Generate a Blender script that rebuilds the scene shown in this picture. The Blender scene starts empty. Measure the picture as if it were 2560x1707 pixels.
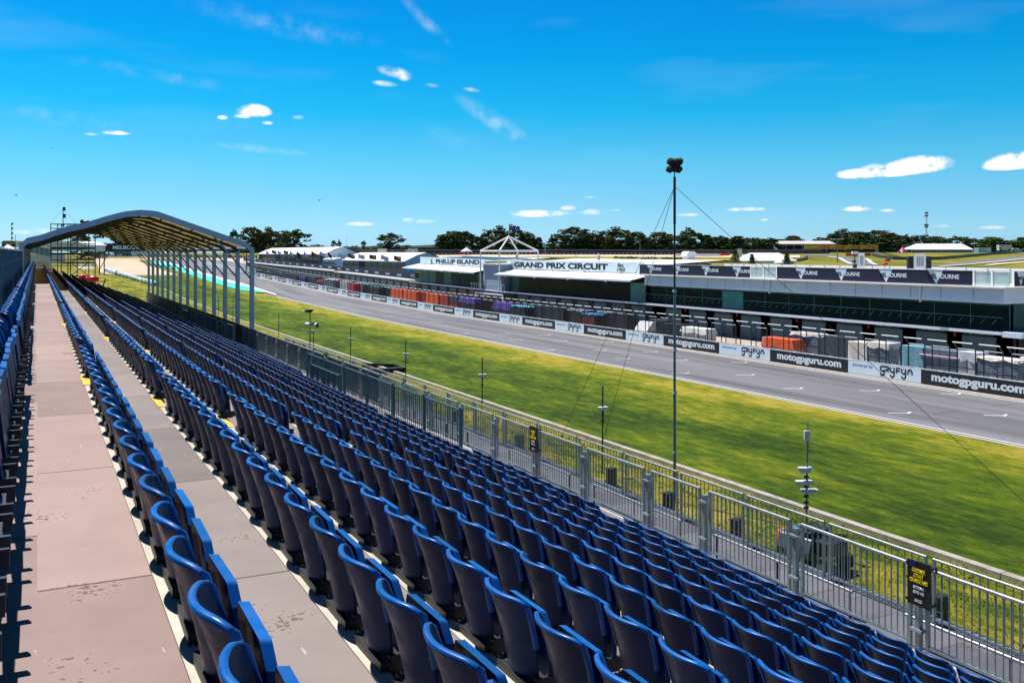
import bpy, bmesh, math, random
import numpy as np
from mathutils import Vector, Matrix

random.seed(7)
rng = np.random.default_rng(7)
SC = bpy.context.scene
COL = SC.collection

# ------------------------------------------------------------------ camera, sky, sun
F, CX, VH = 2350.0, 1280.0, 632.0
TH = math.atan((CX-93.0)/F)
S_, K_ = math.sin(TH), math.cos(TH)
EYE = 10.5
cam = bpy.data.cameras.new('camera'); camo = bpy.data.objects.new('camera', cam); COL.objects.link(camo)
camo.location = (0, 0, EYE); camo.rotation_euler = (math.radians(90), 0, -TH)
cam.sensor_width = 36; cam.lens = F/2560*36; cam.shift_y = -(853.5-VH)/2560
cam.clip_start = 0.05; cam.clip_end = 12000
SC.camera = camo

EXPO = 0.5
SUN_DIR = Vector((-0.175, 0.46, 1.0)).normalized()
sun = bpy.data.lights.new('sun', 'SUN'); sun.energy = 5.0; sun.angle = math.radians(0.53); sun.color = (1.0, 0.95, 0.88)
suno = bpy.data.objects.new('sun', sun); COL.objects.link(suno)
suno.rotation_euler = SUN_DIR.to_track_quat('Z', 'Y').to_euler(); suno.location = (0, 0, 60)

W = bpy.data.worlds.new("World"); SC.world = W; W.use_nodes = True
wn, wl = W.node_tree.nodes, W.node_tree.links
wn.clear()
wout = wn.new('ShaderNodeOutputWorld'); wbg = wn.new('ShaderNodeBackground')
wl.new(wbg.outputs[0], wout.inputs[0])
sky = wn.new('ShaderNodeTexSky'); sky.sky_type = 'NISHITA'; sky.sun_disc = False
sky.sun_elevation = math.asin(SUN_DIR.z); sky.sun_rotation = math.atan2(SUN_DIR.x, SUN_DIR.y)
sky.air_density = 1.0; sky.dust_density = 0.3; sky.ozone_density = 3.0
wbg.inputs['Strength'].default_value = 0.12/2**EXPO
gain = wn.new('ShaderNodeMix'); gain.data_type = 'RGBA'; gain.blend_type = 'MULTIPLY'; gain.inputs[0].default_value = 1
wl.new(sky.outputs[0], gain.inputs[6])

def wmath(op, a, b=None, c=None):
    n = wn.new('ShaderNodeMath'); n.operation = op
    for i, x in enumerate((a, b, c)):
        if x is None: continue
        if isinstance(x, (int, float)): n.inputs[i].default_value = x
        else: wl.new(x, n.inputs[i])
    return n.outputs[0]
tc = wn.new('ShaderNodeTexCoord'); sep = wn.new('ShaderNodeSeparateXYZ'); wl.new(tc.outputs['Generated'], sep.inputs[0])
AZ = wmath('ARCTAN2', sep.outputs[0], sep.outputs[1])
EL = wmath('ARCSINE', sep.outputs[2])
# the deep, clear-air blue of the day: the sky's own colour filtered by elevation
gr = wn.new('ShaderNodeValToRGB'); wl.new(wmath('DIVIDE', EL, math.radians(40)), gr.inputs[0])
GS = [(0.0, (.53, .96, 1.58)), (.8, (.505, .94, 1.53)), (2.0, (.436, .88, 1.35)), (3.2, (.364, .83, 1.21)), (5.64, (.22, .85, 1.10)), (6.85, (.15, .81, 1.10)), (8.3, (.05, .81, 1.09)), (11.6, (.012, .74, 1.11)), (15, (.010, .66, 1.11)), (24, (.02, .36, .72)), (40, (.06, .24, .44))]
while len(gr.color_ramp.elements) < len(GS): gr.color_ramp.elements.new(.5)
for e_, (p, c) in zip(gr.color_ramp.elements, GS): e_.position = p/40; e_.color = (*[q/1.6 for q in c], 1)
gx = wn.new('ShaderNodeMix'); gx.data_type = 'RGBA'; gx.blend_type = 'MULTIPLY'; gx.inputs[0].default_value = 1
wl.new(gr.outputs[0], gx.inputs[6]); gx.inputs[7].default_value = (1.6, 1.6, 1.6, 1); wl.new(gx.outputs[2], gain.inputs[7])
nz = wn.new('ShaderNodeTexNoise'); nz.inputs['Scale'].default_value = 46; nz.inputs['Detail'].default_value = 8; nz.inputs['Roughness'].default_value = 0.62
wl.new(tc.outputs['Generated'], nz.inputs['Vector'])
nz2 = wn.new('ShaderNodeTexNoise'); nz2.inputs['Scale'].default_value = 5; nz2.inputs['Detail'].default_value = 7
mp = wn.new('ShaderNodeMapping'); mp.inputs['Scale'].default_value = (1, 1, 5); mp.inputs['Rotation'].default_value = (0.5, 0.3, 0)
wl.new(tc.outputs['Generated'], mp.inputs[0]); wl.new(mp.outputs[0], nz2.inputs['Vector'])
def azel(u, v):
    x, y = (u-CX)/F, (VH-v)/F
    X, Y = x*K_+S_, -x*S_+K_
    return math.atan2(X, Y), math.atan2(y, math.hypot(X, Y))
# real small fair-weather clouds at their azimuth and elevation: (u, v, half width, half height, tilt, strength)
CL = [(635, 282, 46, 22, 0, 1.15), (606, 292, 24, 9, 0, .9), (556, 294, 15, 6, 0, .8), (746, 294, 15, 6, 0, .7), (668, 308, 16, 5, 0, .6), (290, 334, 38, 8, 0, .9), (230, 336, 22, 4, 0, .5),
      (985, 180, 46, 15, 10, .62), (1008, 190, 22, 14, 10, .5), (962, 210, 34, 8, 5, .5), (1180, 225, 26, 7, 8, .35), (1080, 214, 20, 6, 5, .35),
      (2295, 420, 92, 30, -4, 2.0), (2220, 430, 80, 24, 0, 1.8), (2150, 438, 66, 17, 0, 1.6), (2545, 408, 90, 30, -4, 2.0),
      (1345, 534, 85, 10, 0, .75), (1490, 530, 52, 9, 0, .6), (1420, 520, 22, 7, 0, .6), (1535, 526, 20, 4, 0, .5), (900, 560, 42, 6, 0, .6), (1045, 553, 50, 6, 0, .45), (1020, 550, 20, 6, 0, .5), (1475, 493, 20, 3, 0, .5),
      (1880, 523, 36, 6, 0, .7), (1840, 524, 28, 5, 0, .55), (2142, 524, 38, 9, 0, .95), (2218, 526, 24, 5, 0, .5), (1720, 537, 40, 5, 0, .5), (1912, 550, 12, 3, 0, .5), (2345, 565, 50, 6, 0, .35), (2480, 569, 50, 6, 0, .4),
      (140, 578, 70, 10, 0, .5), (60, 580, 40, 7, 0, .4),
      (1060, 50, 75, 26, 42, .20), (1235, 300, 110, 34, 30, .24), (700, 60, 300, 40, 8, .16), (640, 372, 150, 14, 4, .22), (180, 300, 260, 30, 6, .16), (400, 190, 300, 24, 6, .13), (1130, 345, 160, 26, 22, .14)]
tot = None
for (u, v, a, b, tilt, st) in CL:
    az0, el0 = azel(u, v); az1, _ = azel(u+a, v); _, el1 = azel(u, v-b)
    wa, wb = abs(az1-az0)*1.1, abs(el1-el0)*1.12
    dx = wmath('DIVIDE', wmath('SUBTRACT', AZ, az0), wa)
    dy = wmath('DIVIDE', wmath('SUBTRACT', EL, el0), wb)
    if tilt: dy = wmath('ADD', dy, wmath('MULTIPLY', dx, math.tan(math.radians(tilt))*a/b))
    # flat base: squeeze below the centre
    lo = wmath('MINIMUM', dy, 0.0); dy = wmath('ADD', dy, wmath('MULTIPLY', lo, 0.9 if st > .85 else 0.0))
    r2 = wmath('ADD', wmath('MULTIPLY', dx, dx), wmath('MULTIPLY', dy, dy))
    m = wmath('SUBTRACT', 1.0, r2)
    m = wmath('MULTIPLY', wmath('MAXIMUM', m, 0.0), st)
    tot = m if tot is None else wmath('MAXIMUM', tot, m)
nn = wmath('MULTIPLY_ADD', nz.outputs[0], 4.6, -1.25)
cm = wmath('MULTIPLY', tot, wmath('MAXIMUM', nn, 0.0))
ram = wn.new('ShaderNodeMapRange'); ram.interpolation_type = 'SMOOTHSTEP'; wl.new(cm, ram.inputs[0]); ram.inputs[1].default_value = 0.04; ram.inputs[2].default_value = 1.0
# thin cirrus veils
ci = wn.new('ShaderNodeMapRange'); wl.new(nz2.outputs[0], ci.inputs[0]); ci.inputs[1].default_value = 0.52; ci.inputs[2].default_value = 0.85; ci.inputs[4].default_value = 0.06
fac = wmath('MAXIMUM', ram.outputs[0], ci.outputs[0])
cmix = wn.new('ShaderNodeMix'); cmix.data_type = 'RGBA'
wl.new(fac, cmix.inputs[0]); wl.new(gain.outputs[2], cmix.inputs[6]); cmix.inputs[7].default_value = (8.6, 8.8, 9.0, 1)
wl.new(cmix.outputs[2], wbg.inputs['Color'])

SC.view_settings.view_transform = 'Standard'; SC.view_settings.look = 'None'
SC.view_settings.exposure = EXPO; SC.view_settings.gamma = 1.0
SC.cycles.max_bounces = 6; SC.cycles.diffuse_bounces = 1; SC.cycles.glossy_bounces = 2; SC.cycles.transparent_max_bounces = 8

# ------------------------------------------------------------------ pixel-free geometry helpers
def Pflat(u, v, h=EYE):
    z = F*h/(v-VH); x = (u-CX)/F*z
    return (x*K_+z*S_, -x*S_+z*K_)
def Pc(u, X):            # where the plane X crosses that bearing -> Y, depth
    a = (u-CX)/F; z = X/(a*K_+S_)
    return (-a*S_+K_)*z, z
def Pd(u, v, z):         # a point at a given depth
    x = (u-CX)/F*z
    return (x*K_+z*S_, -x*S_+z*K_, EYE-(v-VH)*z/F)
def ss(t): t = min(1, max(0, t)); return t*t*(3-2*t)
GY = ([-9e3, 150, 210, 260, 310, 410, 430, 470, 560, 900, 9e3], [0, 0, .65, 1.7, 2.85, 5.3, 6.0, 8.3, 9.0, 9.5, 9.5])
GR = ([0, 150, 200, 250, 300, 350, 400, 430, 530, 800, 9e3], [0, 0, 3.5, 6.3, 7.3, 8.0, 9.0, 9.6, 9.9, 10.0, 9.6])
def terr(X, Y):
    w = ss((X-100)/55.0)
    r = X*S_+Y*K_
    r = max(r, 0.62*math.hypot(X, Y)) if X > 150 else r
    g1 = float(np.interp(Y, *GY)); g2 = float(np.interp(r, *GR))
    g = g1*(1-w)+g2*w
    if X > 330: g += 0.8*ss((X-330)/120.0)*w
    return g
def G(u, v):             # bearing and dip -> point on the ground
    a = (u-CX)/F; b = (v-VH)/F
    z = 12.0; pz = z
    while z < 1500:
        X, Y = (a*K_+S_)*z, (-a*S_+K_)*z
        if EYE-b*z <= terr(X, Y): break
        pz = z; z *= 1.01
    lo, hi = pz, z
    for _ in range(18):
        m = (lo+hi)/2; X, Y = (a*K_+S_)*m, (-a*S_+K_)*m
        if EYE-b*m <= terr(X, Y): hi = m
        else: lo = m
    X, Y = (a*K_+S_)*hi, (-a*S_+K_)*hi
    return X, Y, terr(X, Y)
def gb(Y): return float(np.interp(Y, [150, 201, 250, 300, 335, 380, 450], [0, .55, 1.3, 1.9, 2.2, 2.8, 4.0]))

# ------------------------------------------------------------------ materials
MATS = {}
def mat(name, col, rough=0.6, metal=0.0, var=0.0, scale=4.0, bump=0.0, bscale=None, spec=None, trans=0.0, alpha=1.0, col2=None, detail=5, vec='Object', stretch=None, contrast=(0.35, 0.65), emis=None):
    if name in MATS: return MATS[name]
    m = bpy.data.materials.new(name); m.use_nodes = True
    n, l = m.node_tree.nodes, m.node_tree.links
    b = n['Principled BSDF']
    b.inputs['Base Color'].default_value = (*col, 1); b.inputs['Roughness'].default_value = rough; b.inputs['Metallic'].default_value = metal
    if spec is not None: b.inputs['Specular IOR Level'].default_value = spec
    if alpha < 1: b.inputs['Alpha'].default_value = alpha
    if trans: b.inputs['Transmission Weight'].default_value = trans
    if emis: b.inputs['Emission Color'].default_value = (*emis[0], 1); b.inputs['Emission Strength'].default_value = emis[1]
    if var or col2 or bump:
        t = n.new('ShaderNodeTexCoord'); src = t.outputs[vec]
        if vec == 'World':
            pass
        if stretch:
            mpn = n.new('ShaderNodeMapping'); mpn.inputs['Scale'].default_value = stretch; l.new(src, mpn.inputs[0]); src = mpn.outputs[0]
        if var or col2:
            no = n.new('ShaderNodeTexNoise'); no.inputs['Scale'].default_value = scale; no.inputs['Detail'].default_value = detail; no.inputs['Roughness'].default_value = 0.65
            l.new(src, no.inputs['Vector'])
            r = n.new('ShaderNodeValToRGB'); l.new(no.outputs[0], r.inputs[0])
            c2 = col2 or tuple(min(1, c*(1+var)) for c in col); c1 = col if col2 else tuple(c*(1-var) for c in col)
            r.color_ramp.elements[0].position = contrast[0]; r.color_ramp.elements[1].position = contrast[1]
            r.color_ramp.elements[0].color = (*c1, 1); r.color_ramp.elements[1].color = (*c2, 1)
            l.new(r.outputs[0], b.inputs['Base Color'])
        if bump:
            nb = n.new('ShaderNodeTexNoise'); nb.inputs['Scale'].default_value = bscale or scale*3; nb.inputs['Detail'].default_value = 4
            l.new(src, nb.inputs['Vector'])
            bp = n.new('ShaderNodeBump'); bp.inputs['Strength'].default_value = bump; bp.inputs['Distance'].default_value = 0.05
            l.new(nb.outputs[0], bp.inputs['Height']); l.new(bp.outputs[0], b.inputs['Normal'])
    MATS[name] = m
    return m
def N(m, kind): return m.node_tree.nodes.new(kind)

def grass_mat(name, stops, sc=0.25, fine=9.0, edge=None):
    m = bpy.data.materials.new(name); m.use_nodes = True; n, l = m.node_tree.nodes, m.node_tree.links
    b = n['Principled BSDF']; b.inputs['Roughness'].default_value = 0.9; b.inputs['Specular IOR Level'].default_value = 0.15
    g = n.new('ShaderNodeNewGeometry')
    mpn = n.new('ShaderNodeMapping'); mpn.inputs['Scale'].default_value = (1.0, 0.30, 1); l.new(g.outputs['Position'], mpn.inputs[0])
    a = n.new('ShaderNodeTexNoise'); a.inputs['Scale'].default_value = sc; a.inputs['Detail'].default_value = 8; a.inputs['Roughness'].default_value = 0.7; l.new(mpn.outputs[0], a.inputs['Vector'])
    f = n.new('ShaderNodeTexNoise'); f.inputs['Scale'].default_value = fine; f.inputs['Detail'].default_value = 6; f.inputs['Roughness'].default_value = 0.8; l.new(g.outputs['Position'], f.inputs['Vector'])
    ad = n.new('ShaderNodeMath'); ad.operation = 'MULTIPLY_ADD'; l.new(f.outputs[0], ad.inputs[0]); ad.inputs[1].default_value = 0.34; l.new(a.outputs[0], ad.inputs[2])
    mm = n.new('ShaderNodeTexNoise'); mm.inputs['Scale'].default_value = fine*.22; mm.inputs['Detail'].default_value = 9; mm.inputs['Roughness'].default_value = 0.82; l.new(mpn.outputs[0], mm.inputs['Vector'])
    a3 = n.new('ShaderNodeMath'); a3.operation = 'MULTIPLY_ADD'; l.new(mm.outputs[0], a3.inputs[0]); a3.inputs[1].default_value = 1.15; l.new(ad.outputs[0], a3.inputs[2]); a4 = n.new('ShaderNodeMath'); a4.operation = 'SUBTRACT'; l.new(a3.outputs[0], a4.inputs[0]); a4.inputs[1].default_value = 0.575
    src = a4.outputs[0]
    if edge:      # dry band close to the asphalt: (x at which it starts, width)
        sp = n.new('ShaderNodeSeparateXYZ'); l.new(g.outputs['Position'], sp.inputs[0])
        mr = n.new('ShaderNodeMapRange'); l.new(sp.outputs[0], mr.inputs[0]); mr.inputs[1].default_value = edge[0]; mr.inputs[2].default_value = edge[1]; mr.inputs[4].default_value = edge[2]
        a2 = n.new('ShaderNodeMath'); a2.operation = 'ADD'; l.new(src, a2.inputs[0]); l.new(mr.outputs[0], a2.inputs[1]); src = a2.outputs[0]
    r = n.new('ShaderNodeValToRGB'); l.new(src, r.inputs[0])
    r.color_ramp.elements[0].position = stops[0][0]; r.color_ramp.elements[0].color = (*stops[0][1], 1)
    r.color_ramp.elements[1].position = stops[-1][0]; r.color_ramp.elements[1].color = (*stops[-1][1], 1)
    for p, c in stops[1:-1]:
        e = r.color_ramp.elements.new(p); e.color = (*c, 1)
    l.new(r.outputs[0], b.inputs['Base Color'])
    bp = n.new('ShaderNodeBump'); bp.inputs['Strength'].default_value = 0.9; bp.inputs['Distance'].default_value = 0.12; l.new(f.outputs[0], bp.inputs['Height']); l.new(bp.outputs[0], b.inputs['Normal'])
    return m
M_GRASS = grass_mat('track_grass', [(.50, (.018, .042, .0005)), (.64, (.048, .090, .0008)), (.76, (.092, .140, .0015)), (.90, (.20, .21, .008)), (1.05, (.36, .28, .04))], 0.22, 7.0, edge=(37.5, 47.2, .30))
M_VERGE = grass_mat('verge_grass', [(.54, (.045, .08, .002)), (.64, (.13, .155, .004)), (.76, (.27, .235, .015)), (.92, (.42, .32, .08))], 0.35, 8.0)
M_FIELD = grass_mat('field_grass', [(.50, (.06, .10, .006)), (.68, (.20, .18, .015)), (.9, (.38, .28, .05))], 0.03, 0.5)

def asphalt():
    m = bpy.data.materials.new('asphalt'); m.use_nodes = True; n, l = m.node_tree.nodes, m.node_tree.links
    b = n['Principled BSDF']; b.inputs['Roughness'].default_value = 0.75
    g = n.new('ShaderNodeNewGeometry')
    mpn = n.new('ShaderNodeMapping'); mpn.inputs['Scale'].default_value = (0.55, 0.02, 1); l.new(g.outputs['Position'], mpn.inputs[0])
    a = n.new('ShaderNodeTexNoise'); a.inputs['Scale'].default_value = 1.0; a.inputs['Detail'].default_value = 5; l.new(mpn.outputs[0], a.inputs['Vector'])
    f = n.new('ShaderNodeTexNoise'); f.inputs['Scale'].default_value = 14; f.inputs['Detail'].default_value = 6; f.inputs['Roughness'].default_value = .8; l.new(g.outputs['Position'], f.inputs['Vector'])
    ad = n.new('ShaderNodeMath'); ad.operation = 'MULTIPLY_ADD'; l.new(f.outputs[0], ad.inputs[0]); ad.inputs[1].default_value = 0.35; l.new(a.outputs[0], ad.inputs[2])
    r = n.new('ShaderNodeValToRGB'); l.new(ad.outputs[0], r.inputs[0])
    r.color_ramp.elements[0].position = .48; r.color_ramp.elements[0].color = (.075, .077, .088, 1)
    r.color_ramp.elements[1].position = .85; r.color_ramp.elements[1].color = (.185, .182, .194, 1)
    l.new(r.outputs[0], b.inputs['Base Color'])
    bp = n.new('ShaderNodeBump'); bp.inputs['Strength'].default_value = 0.3; bp.inputs['Distance'].default_value = 0.01; l.new(f.outputs[0], bp.inputs['Height']); l.new(bp.outputs[0], b.inputs['Normal'])
    return m
M_ASPH = asphalt()

def deck_mat(name, c1, c2, dirt=(.10, .065, .04), seam=2.44, off=0.3):
    """phenolic plywood sheets: weave, seams across every sheet, scuffs and small dropped dirt"""
    m = bpy.data.materials.new(name); m.use_nodes = True; n, l = m.node_tree.nodes, m.node_tree.links
    b = n['Principled BSDF']; b.inputs['Roughness'].default_value = 0.62; b.inputs['Specular IOR Level'].default_value = 0.3
    g = n.new('ShaderNodeNewGeometry'); sp = n.new('ShaderNodeSeparateXYZ'); l.new(g.outputs['Position'], sp.inputs[0])
    def mt(op, a, b_=None, c=None):
        x = n.new('ShaderNodeMath'); x.operation = op
        for i, q in enumerate((a, b_, c)):
            if q is None: continue
            if isinstance(q, (int, float)): x.inputs[i].default_value = q
            else: l.new(q, x.inputs[i])
        return x.outputs[0]
    yy = mt('ADD', mt('DIVIDE', mt('ADD', sp.outputs[1], off), seam), mt('MULTIPLY', mt('FLOOR', mt('MULTIPLY', sp.outputs[0], 1.25)), 0.37))
    fr = mt('FRACT', yy); idx = mt('FLOOR', yy)
    seamm = mt('LESS_THAN', fr, 0.007/seam*2.44)
    wn_ = n.new('ShaderNodeTexWhiteNoise'); wn_.noise_dimensions = '1D'; l.new(idx, wn_.inputs['W'])
    lo = n.new('ShaderNodeTexNoise'); lo.inputs['Scale'].default_value = 1.6; lo.inputs['Detail'].default_value = 7; lo.inputs['Roughness'].default_value = .6; l.new(g.outputs['Position'], lo.inputs['Vector'])
    v = mt('ADD', mt('MULTIPLY', wn_.outputs['Value'], 0.45), mt('MULTIPLY', lo.outputs[0], 0.75))
    r = n.new('ShaderNodeValToRGB'); l.new(v, r.inputs[0]); r.color_ramp.elements[0].position = .28; r.color_ramp.elements[1].position = .85
    r.color_ramp.elements[0].color = (*c1, 1); r.color_ramp.elements[1].color = (*c2, 1)
    # dirt specks in clusters
    cl = n.new('ShaderNodeTexNoise'); cl.inputs['Scale'].default_value = 1.6; cl.inputs['Detail'].default_value = 2; l.new(g.outputs['Position'], cl.inputs['Vector'])
    sk = n.new('ShaderNodeTexNoise'); sk.inputs['Scale'].default_value = 34; sk.inputs['Detail'].default_value = 3; l.new(g.outputs['Position'], sk.inputs['Vector'])
    dm = mt('MULTIPLY', mt('GREATER_THAN', mt('ADD', sk.outputs[0], mt('MULTIPLY', mt('SUBTRACT', cl.outputs[0], 0.5), 1.5)), 0.84), 0.8)
    mx = n.new('ShaderNodeMix'); mx.data_type = 'RGBA'; l.new(dm, mx.inputs[0]); l.new(r.outputs[0], mx.inputs[6]); mx.inputs[7].default_value = (*dirt, 1)
    # pale scuffs
    mps = n.new('ShaderNodeMapping'); mps.inputs['Scale'].default_value = (26, 4, 1); mps.inputs['Rotation'].default_value = (0, 0, .5); l.new(g.outputs['Position'], mps.inputs[0])
    sc_ = n.new('ShaderNodeTexNoise'); sc_.inputs['Scale'].default_value = 1; sc_.inputs['Detail'].default_value = 2; l.new(mps.outputs[0], sc_.inputs['Vector'])
    sm = mt('MULTIPLY', mt('GREATER_THAN', sc_.outputs[0], 0.735), 0.35)
    mx3 = n.new('ShaderNodeMix'); mx3.data_type = 'RGBA'; l.new(sm, mx3.inputs[0]); l.new(mx.outputs[2], mx3.inputs[6]); mx3.inputs[7].default_value = (.62, .56, .52, 1)
    mx2 = n.new('ShaderNodeMix'); mx2.data_type = 'RGBA'; l.new(seamm, mx2.inputs[0]); l.new(mx3.outputs[2], mx2.inputs[6]); mx2.inputs[7].default_value = (.06, .045, .04, 1)
    l.new(mx2.outputs[2], b.inputs['Base Color'])
    ck = n.new('ShaderNodeTexVoronoi'); ck.inputs['Scale'].default_value = 95; l.new(g.outputs['Position'], ck.inputs['Vector'])
    bp = n.new('ShaderNodeBump'); bp.inputs['Strength'].default_value = 0.25; bp.inputs['Distance'].default_value = 0.004; l.new(ck.outputs[0], bp.inputs['Height']); l.new(bp.outputs[0], b.inputs['Normal'])
    return m
M_DECK = deck_mat('plywood_deck', (.215, .150, .138), (.335, .245, .228))
M_DECKB = deck_mat('greyer_plywood_deck', (.15, .128, .125), (.25, .212, .205), off=1.1)
M_DECK2 = deck_mat('dark_plywood', (.075, .078, .095), (.14, .14, .16), seam=1.22)

M_SEAT = mat('seat_plastic', (.0006, .019, .090), rough=.33, var=.22, scale=3, bump=.04, bscale=160, spec=.09)
M_SEATLIT = mat('seat_plastic_lit', (.0018, .080, .31), rough=.38, var=.12, scale=3, bump=.04, bscale=160, spec=.35)  # lit copy of the seat plastic: sunlight painted onto rims and pan tops
for m_ in (M_SEAT, M_SEATLIT):       # every moulding has aged a little differently
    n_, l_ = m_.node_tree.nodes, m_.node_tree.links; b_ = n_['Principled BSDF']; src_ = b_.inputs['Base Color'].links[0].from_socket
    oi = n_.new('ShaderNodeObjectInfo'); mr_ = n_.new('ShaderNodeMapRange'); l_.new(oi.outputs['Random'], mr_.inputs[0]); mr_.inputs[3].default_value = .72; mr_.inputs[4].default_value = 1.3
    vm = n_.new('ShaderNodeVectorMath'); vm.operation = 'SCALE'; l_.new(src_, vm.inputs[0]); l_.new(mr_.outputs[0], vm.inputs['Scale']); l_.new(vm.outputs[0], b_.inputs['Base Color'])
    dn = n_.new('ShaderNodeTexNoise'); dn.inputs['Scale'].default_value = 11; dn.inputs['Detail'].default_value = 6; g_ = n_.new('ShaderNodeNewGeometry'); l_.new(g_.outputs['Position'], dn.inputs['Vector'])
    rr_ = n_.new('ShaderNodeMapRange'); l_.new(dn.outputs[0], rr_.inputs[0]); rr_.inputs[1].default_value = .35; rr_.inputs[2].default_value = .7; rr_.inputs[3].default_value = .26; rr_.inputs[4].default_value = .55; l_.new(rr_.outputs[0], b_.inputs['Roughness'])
M_GALV = mat('galvanised_steel', (.40, .44, .48), rough=.36, metal=.6, var=.2, scale=6, bump=.05)
M_BAR = mat('dull_galvanised_bars', (.26, .33, .36), rough=.36, metal=.45, var=.25, scale=5)
M_STEEL = mat('painted_grey_steel', (.16, .20, .25), rough=.45, metal=.3, var=.15, scale=5)
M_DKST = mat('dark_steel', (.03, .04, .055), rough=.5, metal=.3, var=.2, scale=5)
M_BLACK = mat('black_plastic', (.012, .013, .016), rough=.5, var=.2, scale=5)
M_BOARD = mat('black_board_print', (.008, .009, .012), rough=.55, var=.15, scale=1)
M_WHITE = mat('white_paint', (.78, .78, .78), rough=.5, var=.05, scale=2)
M_LETW = mat('white_lettering', (.72, .80, .86), rough=.55, var=.02, scale=2)
M_LETK = mat('black_lettering', (.008, .009, .012), rough=.6, var=.02, scale=2)
M_PALE = mat('pale_board_print', (.72, .85, .95), rough=.55, var=.04, scale=.8)
M_NAVY = mat('navy_board_print', (.013, .012, .045), rough=.55, var=.06, scale=.8)
M_NAVY2 = mat('navy_band', (.012, .022, .06), rough=.6, var=.1, scale=.6)
M_NOSE = mat('nosing_aluminium', (.50, .47, .40), rough=.45, var=.15, scale=2.5, bump=.05)
M_YEL = mat('yellow_marker', (.75, .42, .03), rough=.6, var=.15, scale=8)
M_CONC = mat('concrete', (.34, .31, .27), rough=.85, var=.22, scale=2.0, bump=.3)
M_PITL = mat('pit_lane_concrete', (.42, .35, .285), rough=.85, var=.15, scale=.4, bump=.1)
M_MESH = mat('scrim_cloth', (.018, .075, .12), rough=.75, var=.35, scale=2.2, bump=.4, bscale=9, stretch=(1, 3, .6))
M_TARP = mat('canopy_fabric', (.42, .40, .34), rough=.6, var=.1, scale=1.5)
M_ALU = mat('aluminium_frame', (.30, .36, .50), rough=.4, metal=.55, var=.1, scale=4)
M_GLASS = mat('dark_glass', (.003, .018, .020), rough=.15, spec=.07, var=.3, scale=.6)
M_TEAL = mat('green_glass', (.010, .10, .105), rough=.15, spec=.2, var=.25, scale=.8)
M_TEALP = mat('teal_panel', (.02, .22, .23), rough=.25, var=.25, scale=1.0)
M_BALU = mat('balustrade_glass', (.40, .66, .70), rough=.08, spec=.6, alpha=.55, var=.1, scale=1)
M_FASC = mat('fascia_panel', (.66, .76, .88), rough=.5, var=.04, scale=.5)
M_ROOFW = mat('white_roof_sheet', (.80, .78, .76), rough=.45, var=.05, scale=.8)
M_SOLAR = mat('solar_panel', (.10, .28, .40), rough=.15, var=.2, scale=1.5, spec=.8)
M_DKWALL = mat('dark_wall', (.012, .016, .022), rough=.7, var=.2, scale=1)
M_DOOR = mat('garage_shutter', (.07, .145, .19), rough=.5, var=.15, scale=1.5)
M_DOOR2 = mat('garage_shutter_mauve', (.15, .12, .18), rough=.5, var=.15, scale=1.5)
M_KHAKI = mat('tinted_pane', (.10, .09, .06), rough=.3, spec=.2, var=.3, scale=.8)
M_TURQ = mat('turquoise_runoff_paint', (.01, .62, .48), rough=.7, var=.08, scale=.3)
M_GRAV = mat('gravel', (.52, .41, .30), rough=.95, var=.12, scale=.05, bump=.5, bscale=3)
M_ORNG = mat('orange_cover', (.72, .10, .012), rough=.6, var=.15, scale=3, bump=.3)
M_DORG = mat('dark_orange_cover', (.36, .035, .01), rough=.6, var=.2, scale=3, bump=.3)
M_RED = mat('red_cover', (.45, .012, .018), rough=.55, var=.15, scale=3)
M_PURP = mat('purple_cover', (.09, .05, .30), rough=.5, var=.2, scale=3, bump=.3)
M_GREY = mat('grey_box', (.13, .17, .22), rough=.5, var=.2, scale=3)
M_LGREY = mat('light_grey_cover', (.50, .53, .56), rough=.6, var=.15, scale=3, bump=.5)
M_CREAM = mat('cream_cover', (.66, .62, .56), rough=.65, var=.1, scale=3, bump=.5)
M_BLUEC = mat('blue_cover', (.16, .36, .46), rough=.5, var=.25, scale=4, bump=.8, bscale=9)
M_DARKC = mat('dark_cover', (.03, .045, .06), rough=.5, var=.4, scale=4, bump=.6, bscale=9)
M_RUB = mat('rubber', (.012, .012, .013), rough=.8)
M_WOOD = mat('bark', (.10, .075, .055), rough=.9, var=.3, scale=6, bump=.6)
M_DHL = mat('yellow_sign', (.72, .42, .01), rough=.5, var=.05, scale=1)
M_SKIN = mat('skin', (.42, .25, .17), rough=.5, var=.05, scale=4)
M_FUR = mat('fur_windshield', (.055, .04, .035), rough=1, var=.5, scale=30, bump=1, bscale=60)
def leaf(name, c1, c2, c3):
    m = bpy.data.materials.new(name); m.use_nodes = True; n, l = m.node_tree.nodes, m.node_tree.links
    b = n['Principled BSDF']; b.inputs['Roughness'].default_value = .75; b.inputs['Specular IOR Level'].default_value = .2
    t = n.new('ShaderNodeTexCoord'); a = n.new('ShaderNodeTexNoise'); a.inputs['Scale'].default_value = .55; a.inputs['Detail'].default_value = 4; l.new(t.outputs['Object'], a.inputs['Vector'])
    r = n.new('ShaderNodeValToRGB'); l.new(a.outputs[0], r.inputs[0]); r.color_ramp.elements[0].position = .38; r.color_ramp.elements[1].position = .68
    r.color_ramp.elements[0].color = (*c1, 1); r.color_ramp.elements[1].color = (*c3, 1); e = r.color_ramp.elements.new(.54); e.color = (*c2, 1)
    l.new(r.outputs[0], b.inputs['Base Color'])
    return m
M_LF1 = leaf('cypress_leaves', (.030, .052, .014), (.075, .085, .022), (.20, .11, .035))
M_LF2 = leaf('pine_leaves', (.026, .056, .018), (.055, .10, .026), (.11, .16, .035))
M_LF3 = leaf('green_bush_leaves', (.03, .07, .008), (.065, .125, .010), (.12, .18, .016))
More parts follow.
